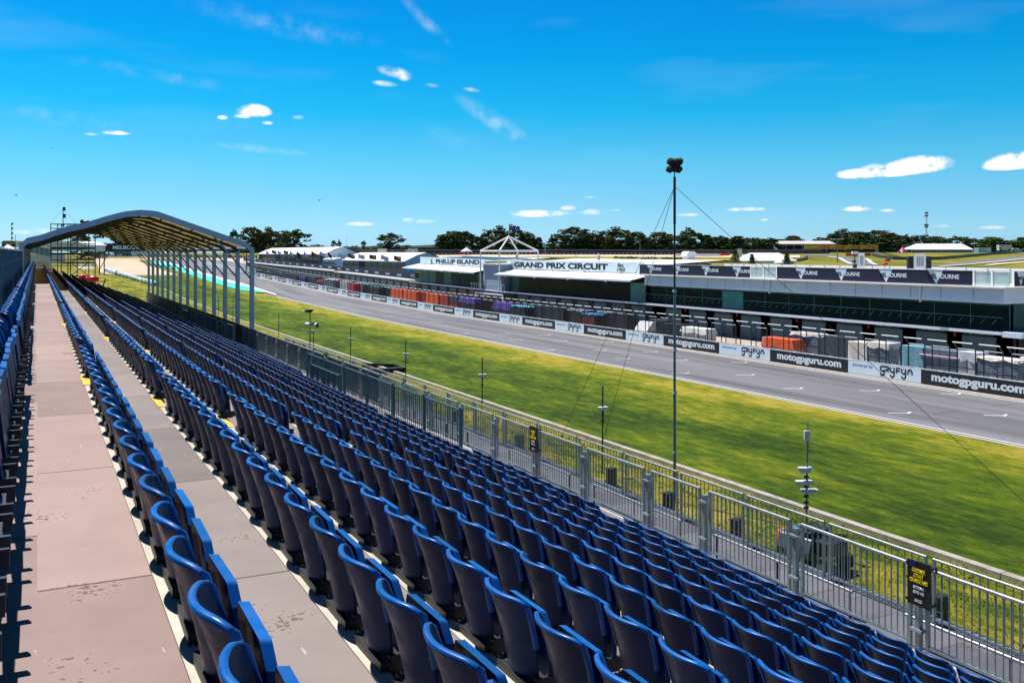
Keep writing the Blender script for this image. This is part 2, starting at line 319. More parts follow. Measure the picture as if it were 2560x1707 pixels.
M_LF4 = leaf('olive_leaves', (.03, .04, .008), (.07, .08, .012), (.13, .11, .02))

# ------------------------------------------------------------------ mesh builder
class MB:
    def __init__(s): s.v = []; s.f = []; s.mi = []; s.sm = []
    def add(s, vs, fs, mi=0, sm=False):
        o = len(s.v); s.v += [tuple(p) for p in vs]
        for f in fs: s.f.append(tuple(i+o for i in f)); s.mi.append(mi); s.sm.append(sm)
    def box(s, x0, x1, y0, y1, z0, z1, mi=0, M=None, dz=(0, 0)):
        a, b = dz
        vs = [(x0, y0, z0+a), (x1, y0, z0+a), (x1, y1, z0+b), (x0, y1, z0+b), (x0, y0, z1+a), (x1, y0, z1+a), (x1, y1, z1+b), (x0, y1, z1+b)]
        if M is not None: vs = [tuple(M @ Vector(p)) for p in vs]
        s.add(vs, [(0, 3, 2, 1), (4, 5, 6, 7), (0, 1, 5, 4), (1, 2, 6, 5), (2, 3, 7, 6), (3, 0, 4, 7)], mi)
    def tube(s, p0, p1, r, n=8, mi=0, r1=None, sm=True, caps=True):
        p0, p1 = Vector(p0), Vector(p1); d = (p1-p0)
        if d.length < 1e-6: return
        q = d.to_track_quat('Z', 'Y'); r1 = r if r1 is None else r1
        vs = []
        for P_, R_ in ((p0, r), (p1, r1)):
            for i in range(n):
                a = 2*math.pi*i/n; vs.append(tuple(P_ + q @ Vector((math.cos(a)*R_, math.sin(a)*R_, 0))))
        s.add(vs, [(i, (i+1) % n, n+(i+1) % n, n+i) for i in range(n)], mi, sm)
        if caps: s.add(vs[:n], [tuple(range(n-1, -1, -1))], mi); s.add(vs[n:], [tuple(range(n))], mi)
    def prism(s, poly, axis, a0, a1, mi=0, sm=False):
        """poly: 2D points; extruded along axis 'x','y' or 'z'"""
        def m3(p, a): return {'x': (a, p[0], p[1]), 'y': (p[0], a, p[1]), 'z': (p[0], p[1], a)}[axis]
        n = len(poly); vs = [m3(p, a0) for p in poly]+[m3(p, a1) for p in poly]
        s.add(vs, [(i, (i+1) % n, n+(i+1) % n, n+i) for i in range(n)], mi, sm)
        s.add(vs[:n], [tuple(range(n))], mi); s.add(vs[n:], [tuple(range(n-1, -1, -1))], mi)
    def grid(s, P, mi=0, sm=True):
        """P[i][j] points"""
        r, c = len(P), len(P[0]); vs = [p for row in P for p in row]
        s.add(vs, [(i*c+j, i*c+j+1, (i+1)*c+j+1, (i+1)*c+j) for i in range(r-1) for j in range(c-1)], mi, sm)
    def ball(s, c, rx, ry, rz, n=10, m=7, mi=0, jit=0):
        P = []
        for i in range(m+1):
            t = math.pi*i/m; row = []
            for j in range(n+1):
                a = 2*math.pi*(j % n)/n; k = 1+(random.uniform(-jit, jit) if 0 < i < m and j < n else 0)
                row.append((c[0]+rx*k*math.sin(t)*math.cos(a), c[1]+ry*k*math.sin(t)*math.sin(a), c[2]+rz*k*math.cos(t)))
            row[-1] = row[0]; P.append(row)
        s.grid(P, mi)
    def mesh(s, name, mats):
        me = bpy.data.meshes.new(name); me.from_pydata(s.v, [], s.f)
        for m in (mats if isinstance(mats, (list, tuple)) else [mats]): me.materials.append(m)
        me.polygons.foreach_set('material_index', s.mi); me.polygons.foreach_set('use_smooth', s.sm); me.update()
        return me
    def build(s, name, mats, parent=None, loc=None):
        return link(name, s.mesh(name, mats), parent, loc)
def link(name, me, parent=None, loc=None):
    o = bpy.data.objects.new(name, me); COL.objects.link(o)
    if parent: o.parent = parent
    if loc: o.location = loc
    return o
def tag(o, label=None, cat=None, group=None, kind=None):
    if label: o['label'] = label
    if cat: o['category'] = cat
    if group: o['group'] = group
    if kind: o['kind'] = kind
    return o
def thing(name, label, cat, loc=(0, 0, 0), rotz=0, group=None):
    o = bpy.data.objects.new(name, None); COL.objects.link(o); o.location = loc; o.rotation_euler = (0, 0, rotz)
    return tag(o, label, cat, group)
def kids(o): return [c for c in ALLKIDS.get(o.name, [])]
ALLKIDS = {}
def dup(root, loc, rotz=None, label=None, group=None, scale=None):
    """copy of a thing with its parts and their sub-parts"""
    def rec(o, par):
        c = o.copy(); COL.objects.link(c)
        if par: c.parent = par
        for ch in o.children: rec(ch, c)
        return c
    r = rec(root, None); r.location = loc
    if rotz is not None: r.rotation_euler = (0, 0, rotz)
    if scale is not None: r.scale = scale
    if label: r['label'] = label
    if group: r['group'] = group
    return r
def bevel(o, w=.01, seg=2):
    m = o.modifiers.new('bevel', 'BEVEL'); m.width = w; m.segments = seg; m.limit_method = 'ANGLE'
_one = "zeroth first second third fourth fifth sixth seventh eighth ninth tenth eleventh twelfth thirteenth fourteenth fifteenth sixteenth seventeenth eighteenth nineteenth".split()
_ten = "_ _ twenty thirty forty fifty sixty seventy eighty ninety".split()
def ordw(n):
    if n < 20: return _one[n]
    h = ''
    if n >= 100: h = 'hundred-and-'; n -= 100
    if n == 0: return 'hundredth'
    if n < 20: return h+_one[n]
    t, u = divmod(n, 10)
    return h+(_ten[t][:-1]+'ieth' if u == 0 else _ten[t]+'-'+_one[u])

_txt = {}
def textmesh(s, size=1.0, off=0.0, xs=1.0, m=None, ext=0.008, shear=0, align='LEFT', sp=1.0):
    """built-in font turned into a mesh, lying in the XY plane"""
    key = (s, size, off, xs, m.name, ext, shear, align, sp)
    if key in _txt: return _txt[key]
    cu = bpy.data.curves.new('lettering', 'FONT'); cu.body = s; cu.size = size; cu.offset = off; cu.extrude = ext; cu.shear = shear
    cu.align_x = align; cu.resolution_u = 4; cu.space_character = sp
    o = bpy.data.objects.new('lettering', cu); COL.objects.link(o)
    bpy.context.view_layer.update()
    me = bpy.data.meshes.new_from_object(o.evaluated_get(bpy.context.evaluated_depsgraph_get()))
    bpy.data.objects.remove(o)
    for v in me.vertices: v.co.x *= xs
    me.materials.clear(); me.materials.append(m); me.name = 'lettering'
    _txt[key] = me
    return me
def bbox(me):
    co = np.empty(len(me.vertices)*3); me.vertices.foreach_get('co', co); co = co.reshape(-1, 3)
    return co.min(0), co.max(0)
# lettering that faces the grandstand (normal -X), reading along -Y
FACE = Matrix(((0, 0, -1, 0), (-1, 0, 0, 0), (0, 1, 0, 0), (0, 0, 0, 1)))
def place_text(me, parent, X, Y, Z, fit_w=None, fit_h=None, name='lettering', slope=0.0):
    """left edge at Y, baseline box bottom at Z"""
    lo, hi = bbox(me); sx = fit_w/(hi[0]-lo[0]) if fit_w else 1; sy = fit_h/(hi[1]-lo[1]) if fit_h else sx
    o = link(name, me, parent)
    o.matrix_local = Matrix.Translation((X, Y, Z)) @ FACE @ Matrix.Diagonal((sx, sy, 1, 1)) @ Matrix.Translation((-lo[0], -lo[1], 0))
    return o
def strokes(paths, w, ext=.008, m=None):
    """thick rounded strokes in the XY plane"""
    b = MB()
    for path in paths:
        pts = [Vector((p[0], p[1])) for p in path]
        L, R = [], []
        for i, p in enumerate(pts):
            d = (pts[min(i+1, len(pts)-1)]-pts[max(i-1, 0)]).normalized(); nrm = Vector((-d.y, d.x))
            L.append(p+nrm*w/2); R.append(p-nrm*w/2)
        for i in range(len(pts)-1):
            q = [L[i], R[i], R[i+1], L[i+1]]
            b.add([(p.x, p.y, ext) for p in q], [(0, 1, 2, 3)])
    return b.mesh('lettering', m)
def arc(cx, cy, rx, ry, a0, a1, n=8):
    return [(cx+rx*math.cos(math.radians(a0+(a1-a0)*i/n)), cy+ry*math.sin(math.radians(a0+(a1-a0)*i/n))) for i in range(n+1)]

# ================================================================== THE SETTING
def struct(name, b, m, **k): return tag(b.build(name, m), kind='structure', **k)
TX0 = -2.0     # west foot of grandstand
xs = np.unique(np.concatenate([[-4000, -2500, -1500, -900, -600, -400, -250, -150, -100], np.arange(-60, 620, 10), [700, 800, 1000, 1400, 2200, 4000, 6000]]))
ys = np.unique(np.concatenate([[-600, -300, -150, -80], np.arange(-40, 640, 10), [700, 800, 900, 1100, 1500, 2200, 4000, 7000, 9000]]))
b = MB(); b.grid([[(x, y, terr(x, y)) for x in xs] for y in ys]); struct('ground', b, M_FIELD)

def runstrip(b, x0, x1, y0, y1, lift, step=10, mi=0):
    Y = [y0]+[y for y in np.arange(math.ceil((y0+.01)/step)*step, y1, step)]+[y1]
    b.grid([[(x0, y, terr(x0, y)+lift+(.05 if y > 150 else 0)), (x1, y, terr(x1, y)+lift+(.05 if y > 150 else 0))] for y in Y], mi)
b = MB(); runstrip(b, 11.5, 27.75, -40, 330, .004); struct('verge', b, M_VERGE)
b = MB(); runstrip(b, 28.15, 47.4, -60, 330, .004); struct('infield_grass', b, M_GRASS)
b = MB(); runstrip(b, 47.4, 63.2, -80, 440, .008); struct('race_track', b, M_ASPH)
b = MB()
for x0, x1 in ((47.47, 47.59), (47.97, 48.12), (61.75, 61.91)): runstrip(b, x0, x1, -80, 400, .012)
struct('track_edge_lines', b, M_WHITE)
b = MB(); runstrip(b, 62.3, 63.2, -80, 400, .014); struct('track_apron', b, M_CONC)
b = MB(); runstrip(b, 63.6, 100, -80, 340, .006); struct('pit_lane', b, M_PITL)
b = MB()
for y in range(-40, 250, 10): b.box(27.78, 28.12, y, y+9.97, -.1, .16, dz=(terr(28, y), terr(28, y+10)))
struct('kerb', b, M_CONC)
# grid slots painted on the asphalt, three to a row
slots = [(115, 157), (290, 205), (705, 250), (988, 316), (1182, 370), (25, 198), (100, 238), (395, 242), (650, 307), (310, 303), (803, 361), (1185, 457)]
slots = [(1250+x/2.635, 760+y/2.635) for x, y in slots] + [(600+x/3.459, 560+y/3.459) for x, y in [(915, 727), (1155, 731), (1408, 738), (985, 764), (1252, 767), (1510, 772), (1280, 795), (1552, 800), (1838, 808), (1385, 843), (1690, 846), (1748, 885), (1915, 948)]]
slots += [(1650+x/4.704, 780+y/4.704) for x, y in [(930, 593), (1005, 741), (1810, 770), (1562, 900)]] + [(1860+x/3.136, 500+y/3.136) for x, y in [(548, 1391), (988, 1495), (1625, 1521)]] + [(1400+1650/1.943, 900+258/1.943), (1400+2118/1.943, 900+270/1.943)]
b = MB()
for u, v in slots:
    X, Y = Pflat(u, v); d = Vector((K_*.98, -S_*.98-.05)).normalized(); d = Vector((.80, -.60)); n_ = Vector((.60, .80))
    L = 1.25
    def Q(a, c): p = Vector((X, Y))+d*a+n_*c; return (p.x, p.y, .013+terr(p.x, p.y)+(.05 if Y > 150 else 0))
    b.add([Q(-L*.6, -.07), Q(L*.5, -.07), Q(L*.5, .07), Q(-L*.6, .07)], [(0, 1, 2, 3)])
    b.add([Q(L*.36, .07), Q(L*.5, .07), Q(L*.72, .62), Q(L*.58, .62)], [(0, 1, 2, 3)])
struct('grid_slot_markings', b, M_WHITE)
# skid marks
M_SKID = mat('rubber_mark', (.045, .045, .05), rough=.7, var=.2, scale=3)
b = MB()
for (u0, v0, u1, v1) in [(2335, 1036, 2398, 1026), (2475, 1016, 2545, 1010)]:
    X0, Y0 = Pflat(u0, v0); X1, Y1 = Pflat(u1, v1)
    b.add([(X0, Y0, .0105), (X1, Y1, .0105), (X1, Y1+.09, .0105), (X0, Y0+.09, .0105)], [(0, 1, 2, 3)])
struct('skid_marks', b, M_SKID)

def densify(pl, step=6):
    out = [pl[0]]
    for p, q in zip(pl, pl[1:]):
        n = max(1, int(math.hypot(q[0]-p[0], q[1]-p[1])/step))
        out += [(p[0]+(q[0]-p[0])*i/n, p[1]+(q[1]-p[1])*i/n) for i in range(1, n+1)]
    return out
def resample(pl, n):
    d = [0]
    for p, q in zip(pl, pl[1:]): d.append(d[-1]+math.hypot(q[0]-p[0], q[1]-p[1]))
    t = np.linspace(0, d[-1], n)
    return list(zip(np.interp(t, d, [p[0] for p in pl]), np.interp(t, d, [p[1] for p in pl])))
def groundsheet(name, top, bot, m, lift, n=60, rows=5, kind=True):
    """sheet laid on the terrain between two edges surveyed from the stand"""
    A, B = resample(top, n), resample(bot, n); P = []
    for j in range(rows+1):
        k = j/rows; row = []
        for a, c in zip(A, B):
            X, Y, Z = G(a[0]*(1-k)+c[0]*k, a[1]*(1-k)+c[1]*k); row.append((X, Y, Z+lift))
        P.append(row)
    b = MB(); b.grid(P); return struct(name, b, m)
groundsheet('gravel_trap', [(236, 644), (380, 642.5), (470, 642), (640, 643)], [(250, 682), (300, 690.5), (442, 688.8), (640, 688)], M_GRAV, .10, 80, 10)
groundsheet('grass_tongue', [(346, 652), (367, 650), (444, 668), (560, 712), (640, 726)], [(346, 652.5), (372, 664), (441, 686), (500, 720), (640, 760)], M_GRASS, .16, 60, 5)
groundsheet('far_track', [(372, 648), (400, 646.5), (460, 647), (560, 652), (640, 664)], [(374, 650), (444, 668), (512, 689), (563, 705), (640, 727)], M_ASPH, .22, 60, 8)
groundsheet('turquoise_runoff', [(374, 649.7), (410, 658), (468, 675), (512, 690.5), (563, 705.9), (622, 721), (664, 733)], [(365, 652.5), (410, 668.4), (444, 678.6), (478, 689.7), (529, 707.6), (563, 717.8), (597, 727), (640, 733), (664, 734)], M_TURQ, .30, 60, 2)
groundsheet('white_kerb', [(372, 648), (410, 654.5), (444, 664), (512, 684), (563, 700), (622, 716), (690, 738)], [(374, 649.7), (410, 658), (444, 668.5), (512, 690), (563, 705.5), (622, 721), (690, 742)], M_WHITE, .34, 60, 1)
# infield roads seen above the pit roofs
M_SERV = mat('service_road', (.60, .47, .36), rough=.9, var=.12, scale=.1)
groundsheet('service_road', [(880, 640.5), (1200, 637.5), (1500, 637.5), (2000, 638.5)], [(880, 646), (1200, 642.5), (1500, 642.5), (2000, 644.5)], M_SERV, .12, 90, 3)
groundsheet('infield_track_loop', [(2010, 637), (2075, 638.2), (2110, 641), (2128, 647), (2140, 655), (2160, 659)], [(2010, 641), (2070, 641.5), (2098, 646), (2112, 654), (2125, 661), (2150, 664)], M_ASPH, .15, 50, 3)
groundsheet('infield_track_rise', [(2330, 664), (2430, 654), (2500, 646), (2580, 636)], [(2330, 667), (2430, 661), (2500, 654), (2580, 645)], M_ASPH, .15, 50, 3)
groundsheet('infield_track_bend', [(2128, 646), (2150, 646), (2168, 648), (2182, 655), (2196, 662)], [(2140, 662), (2150, 662), (2165, 663), (2180, 664), (2196, 664)], M_ASPH, .15, 40, 3)
b = MB()
def line(b, pl, w, lift):
    P = densify(pl, 4); L = [Vector(G(*p)) for p in P]
    for p, q in zip(L, L[1:]):
        d = (q-p); nrm = Vector((-d.y, d.x, 0)).normalized()*w/2; z = Vector((0, 0, lift))
        b.add([tuple(p+nrm+z), tuple(p-nrm+z), tuple(q-nrm+z), tuple(q+nrm+z)], [(0, 1, 2, 3)])
line(b, [(2010, 642), (2070, 642.5), (2100, 647), (2112, 655), (2128, 662)], 1.2, .3)
line(b, [(2165, 648), (2172, 652), (2178, 659), (2190, 664)], 1.2, .3)
line(b, [(2350, 668), (2430, 662), (2500, 655), (2580, 646)], 1.4, .3)
line(b, [(2470, 664.5), (2520, 660), (2580, 656)], 2.2, .3)
struct('infield_kerbs', b, M_WHITE)

# ================================================================== GRANDSTAND
C0, H1, PP, RR, SH = .421, 1.0, .8026, .3257, .80
def rowc(k): return C0+PP*(k-1) if k > 0 else -.36
def lvl(k): return EYE-(H1+SH+RR*(k-1))          # tread height of row k
YB, YE = -2.0, 103.0
def nose(k): return rowc(k+1)+.125                # outer edge of tread k
gs = thing('grandstand', 'long stepped grandstand deck of plywood treads with pale nosings', 'grandstand', (0, 0, 0))
FRONT = 10.02
for k in range(0, 12):
    x0 = nose(k-1) if k else -1.0
    x1 = nose(k) if k < 11 else FRONT
    z = lvl(k); b = MB()
    b.box(x0, x1-.077, YB, YE, z-.04, z); b.build('tread', M_DECK if k == 0 else M_DECKB, gs)
    b = MB(); b.box(x1-.075, x1, YB, YE, z-.075, z+.005); b.box(x1-.030, x1-.024, YB, YE, z+.005, z+.011)
    b.build('nosing', M_NOSE, gs)
    if k < 11:
        b = MB(); b.box(x1-.05, x1-.02, YB, YE, z-RR-.02, z-.075); b.build('riser', M_DKST, gs)
z = lvl(11)
b = MB(); b.box(FRONT-.05, FRONT-.01, YB, YE, EYE-5.68, z-.08); b.build('riser', M_DKST, gs)
WZ = EYE-5.66
b = MB(); b.box(FRONT, 12.3, YB, YE, WZ-.05, WZ); b.build('walkway_deck', M_DECK2, gs)
b = MB(); b.box(12.3, 12.36, YB, YE, WZ-.25, WZ+.06); b.build('walkway_edge_beam', M_GALV, gs)
b = MB()      # supporting frame
for y in np.arange(YB+.5, YE, 2.6):
    for x in (-.9, 1.5, 4.0, 6.5, 9.0, 12.1):
        zt = np.interp(x, [-1, 10.02, 12.3], [lvl(0)-.1, lvl(11)-.1, WZ-.05]); b.tube((x, y, 0), (x, y, zt-.1), .045, 6)
    b.tube((-.9, y, .3), (12.1, y, .3), .03, 5); b.tube((-.9, y, lvl(0)-.4), (10, y, lvl(11)-.35), .03, 5)
b.build('support_frame', M_GALV, gs)
b = MB(); b.box(-1.05, -1.02, YB, YE, 0, lvl(0)); b.build('rear_skirt', M_DKST, gs)

# aisles (slanting a little across the rows) with half steps and yellow markers
def aisle(j, c): return 11.25+9.56*j+.19*c
for j in range(0, 9):
    for k in range(0, 11):
        y = aisle(j, rowc(k+1))
        if y > YE-1.5: continue
        x = nose(k); z = lvl(k)
        b = MB(); b.box(x-.09, x-.002, y+.12, y+1.0, z+.006, z+.012); b.build('yellow_marker', M_YEL, gs)
        b = MB(); b.box(x+.02, x+.30, y+.12, y+1.0, z-RR, z-RR/2-.006); b.build('half_step', M_GREY, gs)
        if j < 3:
            b = MB(); b.box(x+.22, x+.30, y+.12, y+1.0, z-RR/2-.004, z-RR/2+.003); b.build('yellow_marker', M_YEL, gs)

# ------------------------------------------------------------------ seats
def seat_meshes(low=False):
    nq, ns = (5, 3) if low else (15, 9)
    def pt(q, s, t):
        z = .34+s*(SH-.34) - .02*abs(q)**8*(1 if s > .99 else 0)
        hw = .134+.070*min(1, s)**.6
        x0 = (SH-z)*.27+.018*math.sin(math.pi*s)
        x = x0-.012+(.045+.020*s)*abs(q)**2.0
        return (x-t*(1-.3*abs(q)**2), q*hw, z)
    b = MB(); th = .016
    qs = np.linspace(-1, 1, nq+1); sv = np.linspace(0, 1, ns+1)
    inn = [[pt(q, s, 0) for q in qs] for s in sv]; out = [[pt(q, s, th) for q in qs] for s in sv]
    b.grid(inn); b.grid([list(reversed(r)) for r in out])
    for E_ in ([inn[0], out[0]], [out[-1], inn[-1]]): b.grid(E_, 0, False)
    b.grid([[r[0] for r in out], [r[0] for r in inn]], 0, False); b.grid([[r[-1] for r in inn], [r[-1] for r in out]], 0, False)
    if True:           # rolled rim along the top and down the ends
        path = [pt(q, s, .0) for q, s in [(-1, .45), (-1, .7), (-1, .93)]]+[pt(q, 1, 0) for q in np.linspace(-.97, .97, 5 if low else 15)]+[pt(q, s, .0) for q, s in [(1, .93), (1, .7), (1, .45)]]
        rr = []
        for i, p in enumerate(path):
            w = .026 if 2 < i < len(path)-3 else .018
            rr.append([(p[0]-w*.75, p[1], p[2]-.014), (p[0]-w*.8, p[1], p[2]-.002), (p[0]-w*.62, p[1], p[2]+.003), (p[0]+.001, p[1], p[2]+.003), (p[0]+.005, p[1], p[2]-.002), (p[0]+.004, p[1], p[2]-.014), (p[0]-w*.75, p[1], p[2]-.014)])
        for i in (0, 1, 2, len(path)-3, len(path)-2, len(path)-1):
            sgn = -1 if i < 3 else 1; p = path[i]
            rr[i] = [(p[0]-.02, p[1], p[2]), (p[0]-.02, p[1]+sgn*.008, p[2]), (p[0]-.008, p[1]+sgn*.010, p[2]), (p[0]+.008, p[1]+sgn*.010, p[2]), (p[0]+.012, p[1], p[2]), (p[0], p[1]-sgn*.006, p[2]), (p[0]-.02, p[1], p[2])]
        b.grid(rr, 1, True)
    back = b
    p = MB()
    def px(z): return .128+(.722-z)*.15
    ol = [(-.150, .36), (-.185, .42), (-.207, .54), (-.212, .650), (-.165, .722), (.165, .722), (.212, .650), (.207, .54), (.185, .42), (.150, .36)]
    A = [(px(z), y, z) for y, z in ol]; B = [(px(z)+.036-.02*(.722-z), y, z-.006) for y, z in ol]; n = len(ol)
    i1 = [(px(z*.90+.058)+.016, y*.84, z*.90+.058) for y, z in ol]
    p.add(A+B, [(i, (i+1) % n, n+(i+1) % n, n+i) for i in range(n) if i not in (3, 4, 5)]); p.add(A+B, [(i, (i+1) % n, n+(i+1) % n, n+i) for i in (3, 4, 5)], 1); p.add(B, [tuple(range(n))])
    p.add(A+i1, [(i, n+i, n+(i+1) % n, (i+1) % n) for i in range(n)]); p.add(i1, [tuple(range(n-1, -1, -1))])
    k = MB()
    for sg in (-1, 1):
        k.box(.12, .27, sg*.17-.012, sg*.17+.012, .33, .40)
        k.box(.14, .175, sg*.205-.010, sg*.205+.010, .0, .30)
    k.box(.085, .235, -.175, .175, .315, .375)
    k.box(.135, .18, -.257, .257, .265, .30)
    if not low: k.tube((.12, -.21, .37), (.12, .21, .37), .014, 6)
    return back, p, k
b_, p_, k_ = seat_meshes()
me_back = b_.mesh('seat_back', [M_SEAT, M_SEATLIT]); me_pan = p_.mesh('seat_pan', [M_SEAT, M_SEATLIT]); me_arm = k_.mesh('seat_bracket', M_BLACK)
seats = []
for k in range(0, 12):
    c = rowc(k)
    for j in range(-1, 10):
        y_hi = aisle(j, c)-.24 if j >= 0 else None
        base = aisle(j, c)
        # block that ends at aisle j (nearer) : 17 seats going back towards the camera
        n = 17 if j > 0 else 23
        if j < 0: continue
        for i in range(n):
            y = base-.26-.515*i
            if y < .6 or y > YE-.5: continue
            if k >= 11 and 19.0 < y < 33.6: continue
            if k >= 11 and 46.5 < y < 66.5: continue
            seats.append((k, j, i, c, y, lvl(k)))
def proj(X, Y, Z):
    x = X*K_-Y*S_; z = X*S_+Y*K_
    return (CX+F*x/z, VH+F*(EYE-Z)/z, z) if z > .1 else (0, 0, z)
def seatkey(s):
    u, v, z = proj(s[3]+.1, s[4], s[5]+.6)
    return z if (-60 < u < 2640 and v < 1900 and z > .5) else 1e6+z
seats.sort(key=seatkey)
near, far = seats[:300], seats[300:]
far = [s for s in far if s[4] > 1.0]
proto = thing('stadium_seat', 'x', 'seat', (0, 0, 0), 0, 'blue tip-up seats in rows on the grandstand')
ba = link('backrest', me_back, proto); pa = link('seat', me_pan, proto); br = link('bracket', me_arm, proto)
for o in (ba,): pass
for o, w in ((pa, .010),): bevel(o, w, 3)
used = False
blk = ['nearest block', 'second block', 'third block']
for s in near:
    k, j, i, c, y, z = s
    rown = 'back row beside the screen fence' if k == 0 else ('%s row down from the walkway' % ordw(k) if k < 11 else 'front row by the barriers')
    lab = 'blue tip-up seat, %s, %s, %s from its far end' % (rown, blk[min(j, 2)], ordw(i+1))
    r_ = random.Random(int(k*1000+j*100+i))
    loc = (c+r_.uniform(-.006, .006), y+r_.uniform(-.006, .006), z); rz = r_.uniform(-.02, .02)
    if not used: o = proto; used = True; o.location = loc; o.rotation_euler = (0, 0, rz); o['label'] = lab
    else: o = dup(proto, loc, rz, lab)
    if r_.random() < .22:
        for ch in o.children:
            if ch.name.startswith('seat'): ch.rotation_euler = (0, r_.uniform(.0, .03), 0)
# the remaining, farther seats
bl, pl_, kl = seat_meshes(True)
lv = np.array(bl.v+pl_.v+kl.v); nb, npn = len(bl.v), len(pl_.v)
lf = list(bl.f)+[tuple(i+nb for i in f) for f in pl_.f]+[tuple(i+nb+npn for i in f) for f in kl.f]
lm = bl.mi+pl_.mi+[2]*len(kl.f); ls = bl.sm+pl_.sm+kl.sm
V, Fc, Mi, Sm = [], [], [], []
for q, s in enumerate(far):
    V.append(lv+np.array([s[3], s[4], s[5]])); o_ = q*len(lv)
    Fc += [tuple(i+o_ for i in f) for f in lf]; Mi += lm; Sm += ls
me = bpy.data.meshes.new('seat_rows'); me.from_pydata(np.concatenate(V).tolist(), [], Fc); me.materials.append(M_SEAT); me.materials.append(M_SEATLIT); me.materials.append(M_DKST)
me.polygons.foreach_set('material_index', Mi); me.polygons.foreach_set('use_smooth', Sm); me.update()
tag(link('distant_seats', me), 'rows of blue tip-up seats farther down the grandstand and under the canopy', 'seats', kind='stuff')

# ------------------------------------------------------------------ rear screen fence
def rear_panel():
    t = thing('screen_panel', 'x', 'fence panel', group='blue screen panels behind the back row')
    b = MB(); n = 22
    P = []
    for j in range(7):
        z = j/6
        P.append([(-.02+.018*math.sin(i*1.3+z*2)+.012*math.sin(i*2.9), i/n*2.38, z*1.52+(.03*math.sin(i*.9) if j == 6 else 0)) for i in range(n+1)])
    b.grid(P); b.grid([[(p[0]-.004, p[1], p[2]) for p in reversed(r)] for r in P]); b.build('scrim', M_MESH, t)
    b = MB(); b.tube((-.03, 0, 1.56), (-.03, 2.38, 1.56), .021, 8); b.build('top_rail', M_GALV, t)
    b = MB(); b.tube((-.05, 0, -.2), (-.05, 0, 1.60), .026, 8); b.build('post', M_GALV, t)
    b = MB()
    for zz in (1.2, .3): b.box(-.025, .012, -.03, .05, zz, zz+.04)
    b.build('clamp', M_GALV, t)
    return t
rp = rear_panel()
for i in range(20):
    loc = (-.62, 2.5+2.4*i, lvl(0)); lab = 'blue scrim panel behind the back seats, %s from the near end' % ordw(i+1)
    if i == 0: rp.location = loc; rp['label'] = lab
    else: dup(rp, loc, 0, lab)

# ------------------------------------------------------------------ crowd barriers along the front
def barrier(L, Hh, pitch, label='x', group=None, name='crowd_barrier'):
    t = thing(name, label, 'barrier', group=group)
    b = MB(); b.tube((0, .02, Hh), (0, L-.02, Hh), .024, 8); b.build('top_rail', M_GALV, t)
    b = MB(); b.box(-.018, .018, .02, L-.02, .07, .105); b.build('bottom_rail', M_BAR, t)
    for y in (.035, L-.035):
        b = MB(); b.box(-.022, .022, y-.022, y+.022, .03, Hh); b.build('upright', M_BAR, t)
    b = MB(); n = int((L-.15)/pitch)
    for i in range(1, n+1):
        y = .035+(L-.07)*i/(n+1); b.tube((0, y, .09), (0, y, Hh-.01), .0095, 6, caps=False)
    b.build('bars', M_BAR, t)
    return t
def bpost(label, group):
    t = thing('barrier_post', label, 'post', group=group)
    b = MB(); b.box(-.036, .036, -.034, .034, 0, .98); b.build('post', M_BAR, t)
    b = MB(); b.box(-.042, .042, -.04, .04, .94, .99); b.build('cap', M_BAR, t)
    b = MB()
    for zz in (.25, .86): b.box(-.07, .03, -.09, .09, zz, zz+.035)
    b.build('clamp', M_GALV, t)
    return t
FX = 10.0
posts = [6.2, 8.33, 10.5, 12.62, 14.26, 16.5, 18.6]
while posts[-1] < 51: posts.append(posts[-1]+2.13)
g1 = 'steel barriers along the front edge of the grandstand'; g1p = 'posts between the front barriers'
first = {}; fz = lvl(11)+.01; SCR = []
M_SCR = mat('teal_mesh_screen', (.015, .085, .095), rough=.7, alpha=.72, var=.25, scale=2)
L0 = [p for p in [1.9, 4.07]+posts]
bp0 = None
for i, (a, c) in enumerate(zip(L0, L0[1:])):
    Ls = round(c-a-.20, 2)
    lab = 'galvanised barrier of vertical bars at stand edge, %s from the right' % ordw(i+1)
    key = (Ls, a > 29)
    if key in first: dup(first[key], (FX, a+.10, fz), 0, lab)
    else:
        t = barrier(Ls, 1.07, .10, lab, g1); t.location = (FX, a+.10, fz); first[key] = t
        if a > 29: b = MB(); b.box(.03, .036, 0, Ls, .08, 1.04); b.build('mesh_screen', M_SCR, t)
    lab = 'square steel post joining front barriers, %s from the right' % ordw(i+1)
    if bp0 is None: bp0 = bpost(lab, g1p); bp0.location = (FX, a, fz)
    else: dup(bp0, (FX, a, fz), 0, lab)
# covered barrier under the canopy
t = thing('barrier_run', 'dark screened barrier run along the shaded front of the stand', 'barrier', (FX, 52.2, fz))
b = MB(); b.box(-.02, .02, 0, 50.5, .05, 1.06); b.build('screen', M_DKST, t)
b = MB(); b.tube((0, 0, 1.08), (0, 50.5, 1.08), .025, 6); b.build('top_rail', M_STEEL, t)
b = MB()
for y in np.arange(0, 50.5, 2.13): b.box(-.05, .05, y-.04, y+.04, 0, 1.1)
b.build('posts', M_GALV, t)
